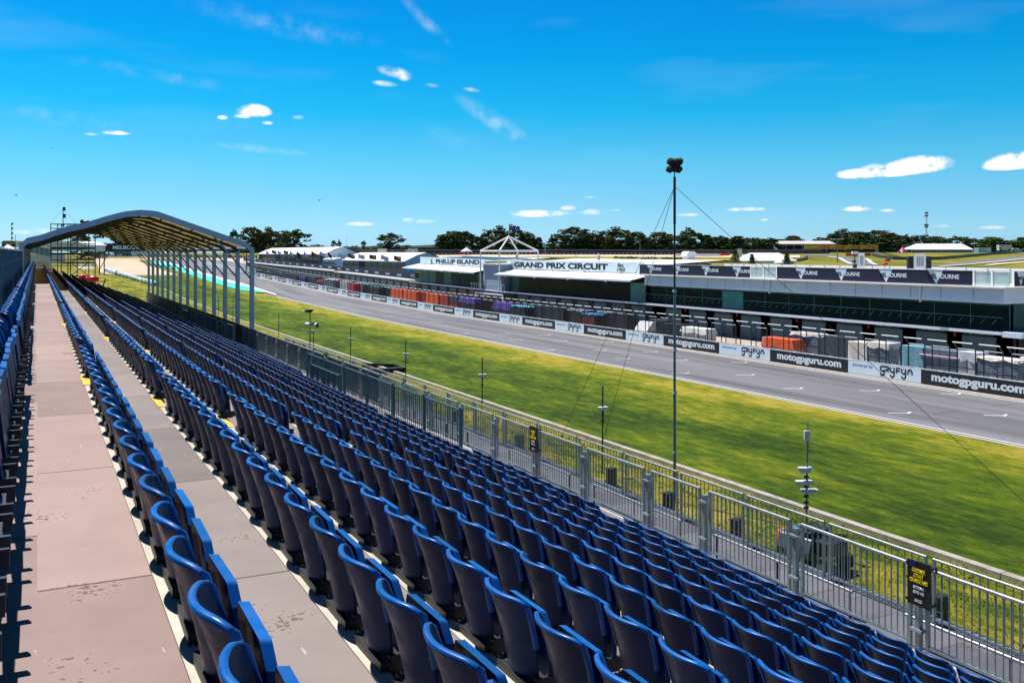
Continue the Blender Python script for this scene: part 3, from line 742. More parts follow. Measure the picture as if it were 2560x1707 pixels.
# outer barrier beyond the lower walkway
wb = None; wz = WZ
g2 = 'steel barriers along the outer edge of lower walkway'
for i in range(24):
    y = 1.6+2.1*i; lab = 'lower barrier beyond the dark walkway, %s from the right' % ordw(i+1)
    if wb is None: wb = barrier(2.02, .99, .125, lab, g2); wb.location = (12.2, y, wz)
    else: dup(wb, (12.2, y, wz), 0, lab)
t = thing('kick_rail', 'low pale handrail beside the dark lower walkway', 'handrail', (11.25, 0, WZ))
b = MB()
y = 2.0
while y < 48:
    b.tube((0, y, .42), (0, y+3.3, .42), .026, 8); b.build if False else None
    y += 4.3
b.build('rail', M_GALV, t)
b = MB(); y = 2.0
while y < 48:
    for q in (0.05, 1.65, 3.25): b.tube((0, y+q, 0), (0, y+q, .42), .02, 6)
    y += 4.3
b.build('leg_set', M_DKST, t)
# stairwell enclosures cut into the lower rows
M_TBAR = mat('teal_grey_steel', (.045, .12, .15), rough=.42, metal=.3, var=.2, scale=5)
def runfence(name, label, x, y0, y1, z, Hh, pitch, grp):
    t = thing(name, label, 'barrier', (x, y0, z), 0, grp); L = y1-y0
    b = MB(); b.tube((0, 0, Hh), (0, L, Hh), .026, 8); b.build('top_rail', M_TBAR, t)
    n = max(1, round(L/2.3))
    for i in range(n+1):
        b = MB(); b.box(-.035, .035, L*i/n-.035, L*i/n+.035, 0, Hh+.06); b.build('post', M_TBAR, t)
    b = MB()
    for i in range(int(L/pitch)): b.tube((0, i*pitch+.05, .06), (0, i*pitch+.05, Hh), .011, 5, caps=False)
    b.build('bars', M_TBAR, t)
    return t
runfence('stairwell_barrier', 'teal-grey barrier beside the stairwell cut through the front rows', 8.55, 19.5, 33.0, lvl(10), 1.17, .14, 'stairwell barriers')
runfence('stairwell_barrier', 'short barrier closing the far rows beside nearer stairwell', 8.15, 27.6, 31.0, lvl(10), 1.02, .11, 'stairwell barriers')
runfence('stairwell_barrier', 'long barrier beside the far stairwell near canopy front', 8.55, 47.0, 66.0, lvl(10), 1.17, .34, 'stairwell barriers')
t = thing('stairwell_gate', 'solid dark blue panel with pale top rail at the far stairwell', 'panel', (8.2, 60.5, lvl(10)))
b = MB(); b.box(-.02, .02, 0, 1.5, .05, 1.15); b.build('panel', M_MESH, t)
b = MB(); b.tube((0, -.05, 1.18), (0, 1.7, 1.18), .04, 8); b.build('top_rail', M_WHITE, t)
# signs on the front barrier
def stand_sign(y, label, lines=True):
    t = thing('section_sign', label, 'sign', (FX-.09, y, fz+.60), 0, 'section signs on the front barriers')
    b = MB(); b.box(-.008, .008, -.175, .175, 0, .56); b.build('board', M_BOARD, t)
    MY = mat('yellow_lettering', (.85, .68, .01), rough=.5, var=.02)
    rows = [('GARDNER', .42, .050, MY, .20), ('STRAIT', .355, .050, MY, .145), ('GRANDSTAND', .29, .050, MY, .27), ('SECTION A', .215, .034, M_LETW, .16), ('SEATS 1-23', .155, .034, M_LETW, .16)]
    for s_, z_, h_, m_, w_ in rows:
        me = textmesh(s_, 1, .02, 1, m_, .004); place_text(me, t, -.0125, w_/2, z_, w_, h_)
    b = MB(); b.box(-.011, -.009, -.05, .03, .05, .06); b.box(-.011, -.009, -.05, .06, .075, .081); b.box(-.011, -.009, .02, .06, .05, .07); b.build('small_print', M_LETW, t)
    b = MB(); b.box(-.0115, -.0088, .04, .16, .48, .56); b.build('blue_emblem', mat('dark_blue_print', (.01, .012, .13), rough=.5), t)
    b = MB()
    for z_ in (.04, .5): b.box(-.02, .10, -.19, -.165, z_, z_+.03); b.box(-.02, .10, .165, .19, z_, z_+.03)
    b.build('cable_tie', M_BLACK, t)
stand_sign(8.25, 'black section sign with yellow lettering on the nearest front barrier post')
stand_sign(18.55, 'black section sign with yellow lettering, middle one along front barrier')
stand_sign(35.6, 'small black section sign on the far screened part of front barrier')

# ================================================================== CANOPY
prof_px = [(66, 596), (100, 589), (133, 577), (166, 567), (215, 556.5), (265, 541), (308, 530), (348, 526.2), (388, 529.5), (431, 545), (497, 568), (563, 591), (600, 603), (612, 609)]
TC = 51.0
def Pt(u, v, t):
    a = (u-CX)/F; z = t/(K_-a*S_)
    return ((a*K_+S_)*z, EYE-(v-VH)*z/F)
prof = [Pt(u, v, TC) for u, v in prof_px]
eL, eR = Pt(45, 604, TC), Pt(630, 611, TC)
xL, xR = -.68, 10.22
xs_ = [p[0] for p in prof]
sc_ = (xR-xL-.5)/(xs_[-1]-xs_[0]); prof = [((p[0]-xs_[0])*sc_+xL+.25, p[1]) for p in prof]
full = [(xL, prof[0][1]-.25)]+prof+[(xR, prof[-1][1]-.25)]
can = thing('canopy', 'curved white fabric canopy on aluminium frames sheltering the far half of grandstand', 'canopy', (0, TC, 0))
prof_f = [(x, float(np.interp(x, [p[0] for p in prof], [p[1] for p in prof]))) for x in np.linspace(prof[0][0], prof[-1][0], 48)]
b = MB(); L = 52
nseg = 105
P = []
for i in range(nseg):
    y = L*i/(nseg-1); q_ = (y % 4)/4; sag = -.20*math.sin(math.pi*q_)
    P.append([(p[0], y, p[1]+sag+.035*math.sin(p[0]*5+i*1.3)*math.sin(math.pi*q_)) for p in prof_f])
b.grid(P)
M_FAB = bpy.data.materials.new('canopy_membrane'); M_FAB.use_nodes = True
_n, _l = M_FAB.node_tree.nodes, M_FAB.node_tree.links
_b = _n['Principled BSDF']; _b.inputs['Base Color'].default_value = (.66, .62, .50, 1); _b.inputs['Roughness'].default_value = .5
_tr = _n.new('ShaderNodeBsdfTranslucent'); _tr.inputs[0].default_value = (.40, .31, .10, 1); _mx = _n.new('ShaderNodeMixShader'); _mx.inputs[0].default_value = .36
_l.new(_b.outputs[0], _mx.inputs[1]); _l.new(_tr.outputs[0], _mx.inputs[2]); _l.new(_mx.outputs[0], _n['Material Output'].inputs[0])
b.build('roof_membrane', M_FAB, can)
for i in range(14):
    y = 4*i
    b = MB(); w = .11
    pts = [full[0]]+prof_f+[full[-1]]
    for s0, s1, dz in ((0, .26, 0),):
        ring = [[(p[0], y+yy, p[1]+zz) for yy, zz in ((-w, .03), (w, .03), (w, -.27), (-w, -.27), (-w, .03))] for p in pts]
        b.grid(ring, 0, False)
    b.build('roof_beam', M_ALU if i == 0 else M_DKST, can)
    b = MB(); b.box(xR-.11, xR+.11, y-.09, y+.09, WZ, full[-1][1]+.05); b.build('column', M_ALU, can)
    b = MB(); b.box(xL-.11, xL+.11, y-.09, y+.09, lvl(0)-1, full[0][1]+.05); b.build('column', M_ALU, can)
    for xa, sg in ((xR, -1),):
        b = MB(); zt = full[-1][1] if sg < 0 else full[0][1]
        b.tube((xa, y, zt-1.7), (xa+sg*2.0, y, np.interp(xa+sg*2.0, [p[0] for p in full], [p[1] for p in full])-.22), .05, 6); b.build('brace', M_ALU, can)
for fx in (.12, .28, .42, .5, .6, .74, .88):
    x = xL+(xR-xL)*fx; z = np.interp(x, [p[0] for p in full], [p[1] for p in full])-.12
    b = MB(); b.tube((x, 0, z), (x, L, z), .05, 6); b.build('purlin', M_DKST, can)
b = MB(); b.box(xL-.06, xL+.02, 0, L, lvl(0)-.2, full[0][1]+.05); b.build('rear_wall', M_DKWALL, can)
b = MB(); b.tube((xR, 0, full[-1][1]-.02), (xR, L, full[-1][1]-.02), .09, 8); b.build('eaves_beam', M_ALU, can)

# ================================================================== PIT WALL, BOARDS AND DEBRIS FENCE
WX = 63.3
WH = 1.18
wall = thing('pit_wall', 'long low concrete pit wall carrying the black and pale blue boards', 'wall', (0, 0, 0))
b = MB()
for y in range(-20, 420, 10): b.box(WX+.02, WX+.30, y, y+9.98, 0, WH-.02, dz=(terr(63, y), terr(63, y+10)))
b.build('wall', M_CONC, wall)
b = MB()
for y in range(-20, 420, 10): b.box(WX-.02, WX+.36, y, y+10, WH-.02, WH+.04, dz=(terr(63, y), terr(63, y+10)))
b.build('wall_cap', M_LGREY, wall)
TM = textmesh('motogpguru.com', 1, .042, 1.0, M_LETW, .004)
TP = textmesh('powered by', 1, .0, 1.0, mat('blue_lettering', (.01, .07, .16), rough=.5), .004)
# the stylised black wordmark g r y f y n, drawn with thick strokes
gl = []
def sh(p, dx): return [(x+dx, y) for x, y in p]
gl.append(arc(.42, .62, .30, .30, 90, 360, 10)[:8]+[(.42, .32)]); gl.append([(.75, .92), (.42, .92)]+arc(.42, .62, .30, .30, 90, 270, 8)+[(.72, .32)]); gl.append([(.74, .55), (.74, .05)]+arc(.42, .02, .32, .27, 0, -180, 8))
gl.append([(.42, .92), (1.35, .92)]+arc(1.35, .78, .14, .14, 90, -90, 5)+[(1.15, .64), (1.50, .30)]); gl.append([(1.05, .60), (1.05, .28)])
for dx in (1.75, 3.55):
    gl.append(sh([(0, .95), (0, .62)]+arc(.30, .62, .30, .30, 180, 360, 8)+[(.60, .95)], dx)); gl.append(sh([(.60, .95), (.60, .0)]+arc(.30, -.0, .30, .28, 0, -180, 8), dx))
gl.append(sh([(.62, .92), (.0, .92), (.0, .28)], 2.72)); gl.append(sh([(.0, .60), (.52, .60)], 2.72))
gl.append(sh([(0, .28), (0, .60)]+arc(.32, .60, .32, .32, 180, 0, 8)+[(.64, .28)], 4.52))
TG = strokes(gl, .22, .006, M_LETK)
bd = MB()
for cx_, cy_, m_ in ((.42, -.05, 0), (2.05, .98, 1), (3.85, .92, 2), (4.84, .62, 2)):
    bd.add([(cx_+.08*math.cos(a), cy_+.08*math.sin(a), .009) for a in np.linspace(0, 2*math.pi, 9)[:-1]], [tuple(range(8))], m_)
TD = bd.mesh('emblem_dots', [mat('crimson_dot', (.35, .01, .05)), mat('amber_dot', (.75, .35, .02)), mat('blue_dot', (.02, .03, .3))])
yb = [32.4, 42.25, 52.3]
lens_ = [9.75, 7.55]
# boundary of boards: pale | black, alternating; a boundary lies at y = 60.1
edges = [(60.1, 69.9, 'k')]
y = 69.9; k_ = 'w'
while y < 322:
    L_ = 7.6 if k_ == 'w' else 9.75
    edges.append((y, y+L_, k_)); y += L_; k_ = 'k' if k_ == 'w' else 'w'
y = 60.1; k_ = 'w'
while y > 20:
    L_ = 7.6 if k_ == 'w' else 9.75
    edges.append((y-L_, y, k_)); y -= L_; k_ = 'k' if k_ == 'w' else 'w'
sp_k = MB(); 
for (y0, y1, k_) in edges:
    g0, g1 = terr(63, y0), terr(63, y1); gm = (g0+g1)/2
    L_ = y1-y0
    b = MB(); b.box(-.02, .02, -L_/2+.01, L_/2-.01, .03, WH-.03, dz=((g0-gm), (g1-gm)))
    o = b.build('advertising_board', M_BOARD if k_ == 'k' else M_PALE, wall, (WX-.01, (y0+y1)/2, gm))
    sl = (g1-g0)/L_
    if k_ == 'k':
        w = L_*.82; t = place_text(TM, o, -.024, w/2-.1, .17, w, .80)
    else:
        w = 3.35; t = place_text(TG, o, -.024, .35, .14, w, .92, 'wordmark'); t2 = link('emblem_dots', TD, t)
        place_text(TP, o, -.024, L_/2-.55, .64, 2.15, .32)
# blank pale boards on the far bend
for i, y in enumerate(range(324, 415, 10)):
    b = MB(); g0, g1 = terr(63, y), terr(63, y+10); b.box(WX-.03, WX-.005, y, y+9.9, .03, WH, dz=(g0, g1)); b.build('advertising_board', M_PALE if i % 2 else M_WHITE, wall)

def debris_panel():
    t = thing('debris_fence_panel', 'x', 'fence panel', group='overhanging debris fence panels on the pit wall')
    for y in (-.79, .79):
        b = MB(); b.box(-.035, .035, y-.035, y+.035, WH, 3.15)
        b.box(-.035, .035, y-.03, y+.03, 0, .66, M=Matrix.Translation((0, 0, 3.13)) @ Matrix.Rotation(math.radians(-42), 4, 'Y'))
        b.build('post', M_DKST, t)
    b = MB(); x, z = -.66*math.sin(math.radians(42)), 3.13+.66*math.cos(math.radians(42)); b.tube((x, -.86, z), (x, .86, z), .045, 8); b.build('top_bar', M_WHITE, t)
    b = MB()
    for i in range(9): b.tube((0, -.79, WH+.14+i*.215), (0, .79, WH+.14+i*.215), .008, 4, caps=False, sm=False)
    b.build('wire_mesh', M_DKST, t)
    b = MB(); b.tube((0, -.79, 3.12), (0, .79, 3.12), .035, 6); b.build('mid_bar', M_LGREY, t)
    return t
dp = debris_panel(); y0 = 44.0; i = 0; y = y0
while y < 318:
    lab = 'pit wall debris fence panel leaning over track, %s from the right' % ordw(i+1); loc = (WX+.2, y, terr(63, y))
    if i == 0: dp.location = loc; dp['label'] = lab
    else: dup(dp, loc, 0, lab)
    y += 2.28 if y < 190 else 2.28; i += 1

# ================================================================== PIT BUILDING
def seg(b, x0, x1, y0, y1, z0, z1, mi=0, step=1e9):
    """box following the gentle rise of the building line"""
    n = max(1, int((y1-y0)/12)) if y1 > 150 else 1
    for i in range(n):
        a, c = y0+(y1-y0)*i/n, y0+(y1-y0)*(i+1)/n; b.box(x0, x1, a, c, z0, z1, mi, dz=(gb(a), gb(c)))
SX = 75.6     # front edge of the balcony slab
DX = 78.0     # line of the garage doors
def garages(root, y0, y1, first, mats, n_label=False):
    b = MB(); seg(b, DX, DX+.3, y0, y1, 0, 3.3); b.build('garage_front', M_DKWALL, root)
    y = first; i = 0
    while y+3.6 < y1:
        b = MB(); b.box(DX-.07, DX-.01, y, y+3.55, .05, 2.75, dz=(gb(y), gb(y+3.6)))
        m_ = mats(y); o = b.build('garage_door', m_, root)
        b = MB()
        for q in range(9): b.box(DX-.085, DX-.068, y+.03, y+3.52, .32+q*.28, .335+q*.28, dz=(gb(y), gb(y+3.6)))
        b.build('shutter_rib', M_DKST, o)
        b = MB(); b.box(DX-.10, DX-.02, y+.2, y+3.4, 2.82, 3.18, dz=(gb(y), gb(y+3.6))); b.build('header_board', M_BOARD, root)
        if y < 140:
            b = MB(); b.box(DX-.11, DX-.10, y+1.2, y+2.1, 2.93, 3.02); b.box(DX-.11, DX-.10, y+2.5, y+2.75, 2.9, 3.08); b.build('header_print', M_GREY, root)
            if i % 2 == 0:
                b = MB(); b.box(DX-.2, DX-.02, y+4.2, y+4.35, 2.55, 2.95); b.build('signal_light', M_RED, root)
        y += 5.2; i += 1
def slab(root, y0, y1):
    b = MB(); seg(b, SX, DX+2, y0, y1, 3.3, 3.46); b.build('balcony_slab', M_LGREY, root)
    b = MB(); seg(b, SX-.05, SX, y0, y1, 3.26, 3.5); b.build('slab_edge', M_FASC, root)
# ---- block with roof terrace
Y0, Y1 = 54.6, 109.8
A = thing('pit_building', 'near pit building with glazed upper floor and navy lettered roof terrace panels', 'building', (0, 0, 0))
garages(A, Y0, Y1, 56.5, lambda y: M_DOOR)
b = MB(); b.box(DX-.02, 92, Y0-.0, Y0+.25, 0, 3.3); b.build('end_wall', M_DKWALL, A)
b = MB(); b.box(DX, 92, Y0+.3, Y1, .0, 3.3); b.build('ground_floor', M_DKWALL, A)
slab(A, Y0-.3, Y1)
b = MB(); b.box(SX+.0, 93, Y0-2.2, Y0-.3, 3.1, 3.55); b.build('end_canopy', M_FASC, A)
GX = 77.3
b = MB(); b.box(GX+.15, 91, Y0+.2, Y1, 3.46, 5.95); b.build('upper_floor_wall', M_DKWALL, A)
n = 14
for i in range(n):
    a, c = Y0+.1+(Y1-Y0-.1)*i/n, Y0+.1+(Y1-Y0-.1)*(i+1)/n
    mt_ = M_TEALP if i in (9,) else M_GLASS
    b = MB(); b.box(GX, GX+.03, a+.03, c-.03, 3.5, 5.7); w_ = b.build('window', mt_, A)
    b = MB(); b.box(GX-.02, GX+.0, a+.0, a+.05, 3.5, 5.95); b.build('mullion', M_TEALP, w_)
    b = MB(); b.box(GX-.02, GX+.03, a+.1, c-.1, 5.72, 5.93); b.build('transom_panel', M_TEAL, w_)
for i in range(5):
    b = MB(); a = GX+.3+i*2.6; b.box(a, a+2.45, Y0-.03, Y0, 3.6, 5.9); b.build('end_window', M_TEAL if i in (0, 2) else M_GLASS, A)
FXX = 76.3
M_BRL = mat('teal_rail_and_reflection', (.06, .26, .24), rough=.4)
b = MB(); b.tube((76.15, Y0, 4.75), (76.15, Y1, 4.75), .025, 5); b.build('balcony_rail_or_reflection', M_BRL, A)  # tube added to stand for a reflected line in the glazing
b = MB()
for y in np.arange(Y0+1, Y1, 1.15): b.tube((76.15, y, 4.1), (76.25, y-.35, 4.55), .014, 4, sm=False)
b.build('balcony_seat_arms', M_BRL, A)
for (a, c) in ((Y0, 63.3), (63.5, 84.3), (84.5, Y1)):
    b = MB(); b.prism([(FXX, 5.95), (FXX+.0, 6.25), (FXX+.12, 7.32), (FXX+1.3, 7.32), (FXX+1.3, 5.95)], 'y', a, c); b.build('fascia', M_FASC, A)
b = MB(); b.box(FXX, 92, Y0-.02, Y0+.0, 5.95, 7.32); b.build('fascia', M_FASC, A)
for y in (63.4, 84.4):
    b = MB(); b.box(FXX-.08, FXX+.1, y-.09, y+.09, 5.75, 7.30); b.build('downpipe', M_WHITE, A)
b = MB()
for y in np.arange(Y0+3, Y1, 3.47): b.box(FXX-.004, FXX+.02, y, y+.025, 5.96, 7.3)
b.build('panel_joints', M_GREY, A)
b = MB(); b.box(75.55, 93, Y0-.6, Y1, 7.34, 7.48); b.build('roof_deck', M_ROOFW, A)
def tri_banner(root, ya, yb_, tris, x=75.9, z0=7.52, z1=8.86):
    """navy banner with pale triangles and lettering; tris: Y centre of each triangle"""
    b = MB(); b.box(x, x+.04, ya, yb_, z0, z1); o = b.build('banner', M_NAVY, root)
    for yc in tris:
        t = MB(); h = z1-z0
        t.add([(x-.006, yc+.95, z1-.02), (x-.006, yc-.75, z1-.02), (x-.006, yc+.02, z0+.03)], [(0, 1, 2)]); t.build('triangle', M_PALE, o)
        q = place_text(textmesh('MEL', 1, .03, 1, mat('navy_lettering', (.015, .012, .05), rough=.5), .003), o, x-.012, yc+.85, z0+.55, .92, .42)
        q = place_text(textmesh('BOURNE', 1, .03, 1, M_LETW, .003), o, x-.012, yc-.12, z0+.55, 2.35, .42)
    return o
def Yof(u, X): return Pc(u, X)[0]
tri_banner(A, Yof(2431, 75.9), Yof(1942, 75.9), [Yof(u, 75.9) for u in (2341, 2216, 2104, 2003)])
tri_banner(A, Yof(1875, 75.9), Yof(1599, 75.9), [Yof(u, 75.9) for u in (1843, 1765, 1693, 1627)])
tri_banner(A, Yof(2580, 75.9)-2.5, Yof(2525, 75.9)-.1, [Yof(2535, 75.9)-1.2]) if False else None
for (ua, ub) in ((2525, 2480), (2478, 2434), (1940, 1908), (1907, 1877)):
    b = MB(); b.box(75.92, 75.95, Yof(ua, 75.9)+.05, Yof(ub, 75.9)-.05, 7.55, 8.8); g_ = b.build('glass_balustrade', M_BALU, A)
    b = MB(); b.box(75.89, 75.98, Yof(ub, 75.9)-.12, Yof(ub, 75.9)-.04, 7.5, 8.86); b.build('balustrade_post', M_WHITE, g_)
b = MB(); b.box(75.86, 75.99, Y0-.6, Y1, 8.87, 8.92); b.build('terrace_rail', M_WHITE, A)
b = MB(); b.box(84.0, 84.2, Y0-.6, Y1-8, 7.48, 9.0); b.build('rear_parapet', M_ROOFW, A)
b = MB()
for y in np.arange(Y0, Y1-8, 2.4): b.box(83.93, 84.0, y, y+.08, 7.5, 8.98)
b.build('parapet_posts', M_BALU, A)
b = MB(); b.box(84.3, 96, Y1-9, Y1, 7.48, 8.3); b.build('roof_plant_box', M_ROOFW, A)
# side banner round the corner
b = MB(); b.box(76.9, 90, Y0-.62, Y0-.58, 7.52, 8.86); o = b.build('banner', M_NAVY, A)
t = MB(); t.add([(77.2, Y0-.63, 8.84), (78.3, Y0-.63, 8.84), (77.75, Y0-.63, 7.56)], [(0, 1, 2)]); t.build('triangle', M_PALE, o)
l_ = link('lettering', textmesh('MEL', 1, .03, 1, mat('navy_lettering', (.015, .012, .05)), .003), o); l_.matrix_local = Matrix.Translation((77.35, Y0-.64, 8.1)) @ Matrix.Rotation(math.radians(90), 4, 'X') @ Matrix.Diagonal((.42, .42, 1, 1))
l_ = link('lettering', textmesh('BOURNE', 1, .03, 1, M_LETW, .003), o); l_.matrix_local = Matrix.Translation((78.2, Y0-.64, 8.1)) @ Matrix.Rotation(math.radians(90), 4, 'X') @ Matrix.Diagonal((.42, .42, 1, 1))

# ---- blocks with sloping white awnings and long lettered signs
def awning_block(root, y0, y1, panes, teal, mats):
    garages(root, y0, y1, y0+1.6, mats); slab(root, y0, y1)
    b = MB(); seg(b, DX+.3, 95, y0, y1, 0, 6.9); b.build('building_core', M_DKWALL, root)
    n = panes
    for i in range(n):
        a, c = y0+(y1-y0)*i/n, y0+(y1-y0)*(i+1)/n
        b = MB(); seg(b, 76.9, 76.93, a+.03, c-.03, 3.5, 6.2); w_ = b.build('window', teal.get(i, M_GLASS), root)
        b = MB(); seg(b, 76.86, 76.92, a-.03, a+.03, 3.5, 6.3); b.build('mullion', M_DKST, w_)
    b = MB(); z = [gb(y0), gb(y1)]
    P = [[(74.0, y, 6.62+gb(y)), (78.0, y, 7.46+gb(y))] for y in np.linspace(y0-.4, y1+.4, 8)]
    b.grid(P, 0, False); b.grid([[(p[0], p[1], p[2]-.16) for p in reversed(r)] for r in P], 0, False); b.build('awning', M_ROOFW, root)
    b = MB(); seg(b, 73.93, 74.03, y0-.4, y1+.4, 6.42, 6.66); b.build('awning_gutter', M_FASC, root)
    for y in np.linspace(y0+6, y1-4, 4):
        b = MB(); b.box(73.9, 74.1, y-.1, y+.1, 6.25+gb(y), 6.42+gb(y)); b.build('floodlight', M_WHITE, root)
    b = MB(); P = [[(78.2, y, 8.7+gb(y)), (91, y, 9.4+gb(y)*.6), (97, y, 9.0+gb(y)*.6)] for y in np.linspace(y0, y1, 5)]
    b.grid(P, 0, False); b.grid([[(p[0], p[1], p[2]-.2) for p in reversed(r)] for r in P], 0, False); b.build('roof', M_ROOFW, root)
def signboard(root, y0, y1, z0, z1):
    b = MB(); g0, g1 = gb(y0), gb(y1); b.box(77.9, 78.0, y0, y1, z0, z1, dz=(g0, g1)); o = b.build('signboard', M_PALE, root)
    b = MB()
    for y in np.arange(y0+.6, y1, 5.2): b.box(77.7, 78.1, y-.12, y+.12, z0-.12, z0, dz=(gb(y), gb(y)))
    b.build('bracket_set', M_DKST, o)
    return o
B = thing('pit_building', 'middle pit building with white sloping awning under its long black lettered sign', 'building')
awning_block(B, 110.2, 153.2, 11, {0: M_TEALP, 10: M_TEAL}, lambda y: M_DOOR)
o = signboard(B, 112.2, 156.4, 7.52, 9.12)
place_text(textmesh('GRAND PRIX CIRCUIT', 1, .045, 1, M_LETK, .004, .0), o, 77.88, Yof(1287, 78), 7.85, Yof(1287, 78)-Yof(1521, 78), .98)
place_text(textmesh('Est.', 1, .03, 1, M_LETK, .004, .2), o, 77.88, Yof(1545, 78), 8.38, Yof(1545, 78)-Yof(1561, 78), .50)
place_text(textmesh('1952', 1, .03, 1, M_LETK, .004, .2), o, 77.88, Yof(1544, 78), 7.72, Yof(1544, 78)-Yof(1564, 78), .50)
for (ya, yb2) in ((114, 135), (137, 149)):
    for i in range(int((yb2-ya)/2.2)):
        pass
b = MB()
for y in np.arange(113, 144, 2.1):
    for j in range(3): b.box(80+j*2.9, 82.7+j*2.9, y, y+2.0, 0, .06, M=Matrix.Translation((0, 0, 8.78+j*.155)) @ Matrix.Rotation(0, 4, 'Y'))
b.build('solar_array', M_SOLAR, B)
Cc = thing('pit_building', 'green glazed pit building below the black PHILLIP ISLAND sign', 'building')
awning_block(Cc, 163.0, 201.5, 9, {8: mat('amber_green_glass', (.05, .06, .015), rough=.15), 7: M_TEAL, 6: M_TEAL, 5: M_GLASS, 4: M_TEAL, 3: M_GLASS, 2: M_GLASS, 1: M_GLASS, 0: M_TEAL}, lambda y: M_DOOR if y > 182 else M_DOOR2)
o = signboard(Cc, 166.0, 200.6, 7.55, 9.05)
yl, yr = Yof(1091, 78), Yof(1199.5, 78)
place_text(textmesh('PHILLIP ISLAND', 1, .04, 1, M_LETK, .004), o, 77.88, yl, 7.82+.35, yl-yr, .95)
b = MB(); yk = Yof(1080, 78); b.ball((77.86, yk, 8.75), .04, .42, .38, 8, 5); b.box(77.84, 77.9, yk-.5, yk+.35, 7.95, 8.45); b.build('green_emblem', mat('green_print', (.01, .22, .13), rough=.5), o)
b = MB()
for y in np.arange(166, 198, 2.1):
    for j in range(3): b.box(80+j*2.9, 82.7+j*2.9, y, y+2.0, 8.95+gb(y)*.8+j*.155, 9.01+gb(y)*.8+j*.155)
b.build('solar_array', M_SOLAR, Cc)
# ---- open tower with pyramid frame and flag
T = thing('control_tower', 'open white steel tower frame with pyramid top between the two signs', 'tower')
tx0, tx1, ty0, ty1 = 75.2, 83.2, 154.0, 162.2
b = MB(); b.box(DX-.2, 84, ty0-.9, ty1+.8, 0, 3.3); b.build('ground_floor', M_DKWALL, T)
slab(T, 153.2, 163)
b = MB(); b.box(tx0+.5, tx1, ty0+.3, ty1-.2, 3.46, 8.3); b.build('stair_core', mat('blue_grey_render', (.30, .38, .52), rough=.7, var=.06, scale=.6), T)
b = MB(); b.box(tx0, tx1, ty0, ty1, 8.3, 8.5); b.build('platform', M_WHITE, T)
for x in (tx0, tx1):
    for y in (ty0, ty1):
        b = MB(); b.tube((x, y, 3.4), (x, y, 10.9), .14, 8); b.build('leg', M_WHITE, T)
        b = MB(); b.tube((x, y, 10.85), ((tx0+tx1)/2, (ty0+ty1)/2, 13.55), .15, 8); b.build('rafter', M_WHITE, T)
for a, c in (((tx0, ty0), (tx1, ty0)), ((tx1, ty0), (tx1, ty1)), ((tx1, ty1), (tx0, ty1)), ((tx0, ty1), (tx0, ty0))):
    b = MB(); b.tube((*a, 10.82), (*c, 10.82), .15, 8); b.build('ring_beam', M_WHITE, T)
    b = MB(); b.tube((*a, 9.3), (*c, 9.3), .04, 6); b.tube((*a, 8.9), (*c, 8.9), .03, 6); b.build('handrail', M_BALU, T)
b = MB()
for y in np.arange(ty0-1, ty1+6, 1.1): b.box(SX+.1, SX+.14, y, y+.1, 3.5, 4.6)
b.box(SX+.08, SX+.16, ty0-1, ty1+6, 4.55, 4.62); b.build('balcony_rail_or_reflection', M_WHITE, T)
fl = thing('national_flag', 'blue national flag with red cross canton and white stars on tower top', 'flag', ((tx0+tx1)/2, (ty0+ty1)/2, 13.5))
b = MB(); b.tube((0, 0, 0), (0, 0, 2.45), .05, 6); b.build('pole', M_WHITE, fl)
def cloth(w, h, droop, m, parent, z, name='cloth', ang=-.9, x0=0.0, n=12, amp=.08):
    d = Vector((math.cos(ang), math.sin(ang), 0)); P = []
    for j in range(5):
        P.append([tuple(d*(x0+(w-x0)*i/n)+Vector((-d.y, d.x, 0))*amp*math.sin(i*.9)+Vector((0, 0, z-h*j/4-droop*(i/n)**1.3+.05*math.sin(i*.7)))) for i in range(n+1)])
    b = MB(); b.grid(P); b.grid([[(p[0]+.01, p[1]+.01, p[2]) for p in reversed(r)] for r in P]); return b.build(name, m, parent)
c_ = cloth(2.3, 1.15, .55, mat('flag_blue', (.012, .012, .13), rough=.6), fl, 2.35)
dirv = Vector((math.cos(-.9), math.sin(-.9), 0)); nv = Vector((-.35, -.9, 0)).normalized()
b = MB()
def onf(i, z): return tuple(dirv*i + Vector((0, 0, 2.35-z-.55*(i/2.3)**1.3)) + Vector((-.12, -.12, 0)))
for w_, cc in ((.16, 0), (.09, 1)):
    for (a, c) in (((0, .28), (1.1, .28)), ((.55, 0), (.55, .56)), ((0, 0), (1.1, .56)), ((0, .56), (1.1, 0))):
        p, q = Vector(onf(*a)), Vector(onf(*c)); b.tube(p+(Vector((-.02, -.02, 0)) if cc else Vector()), q+(Vector((-.02, -.02, 0)) if cc else Vector()), w_/3, 4, cc)
for (i, z) in ((.55, .85), (1.6, .25), (1.9, .5), (1.35, .55), (1.65, .85)): b.ball(onf(i, z), .07, .07, .07, 6, 4, 0)
b.build('cross_and_stars', [M_WHITE, M_RED], c_)

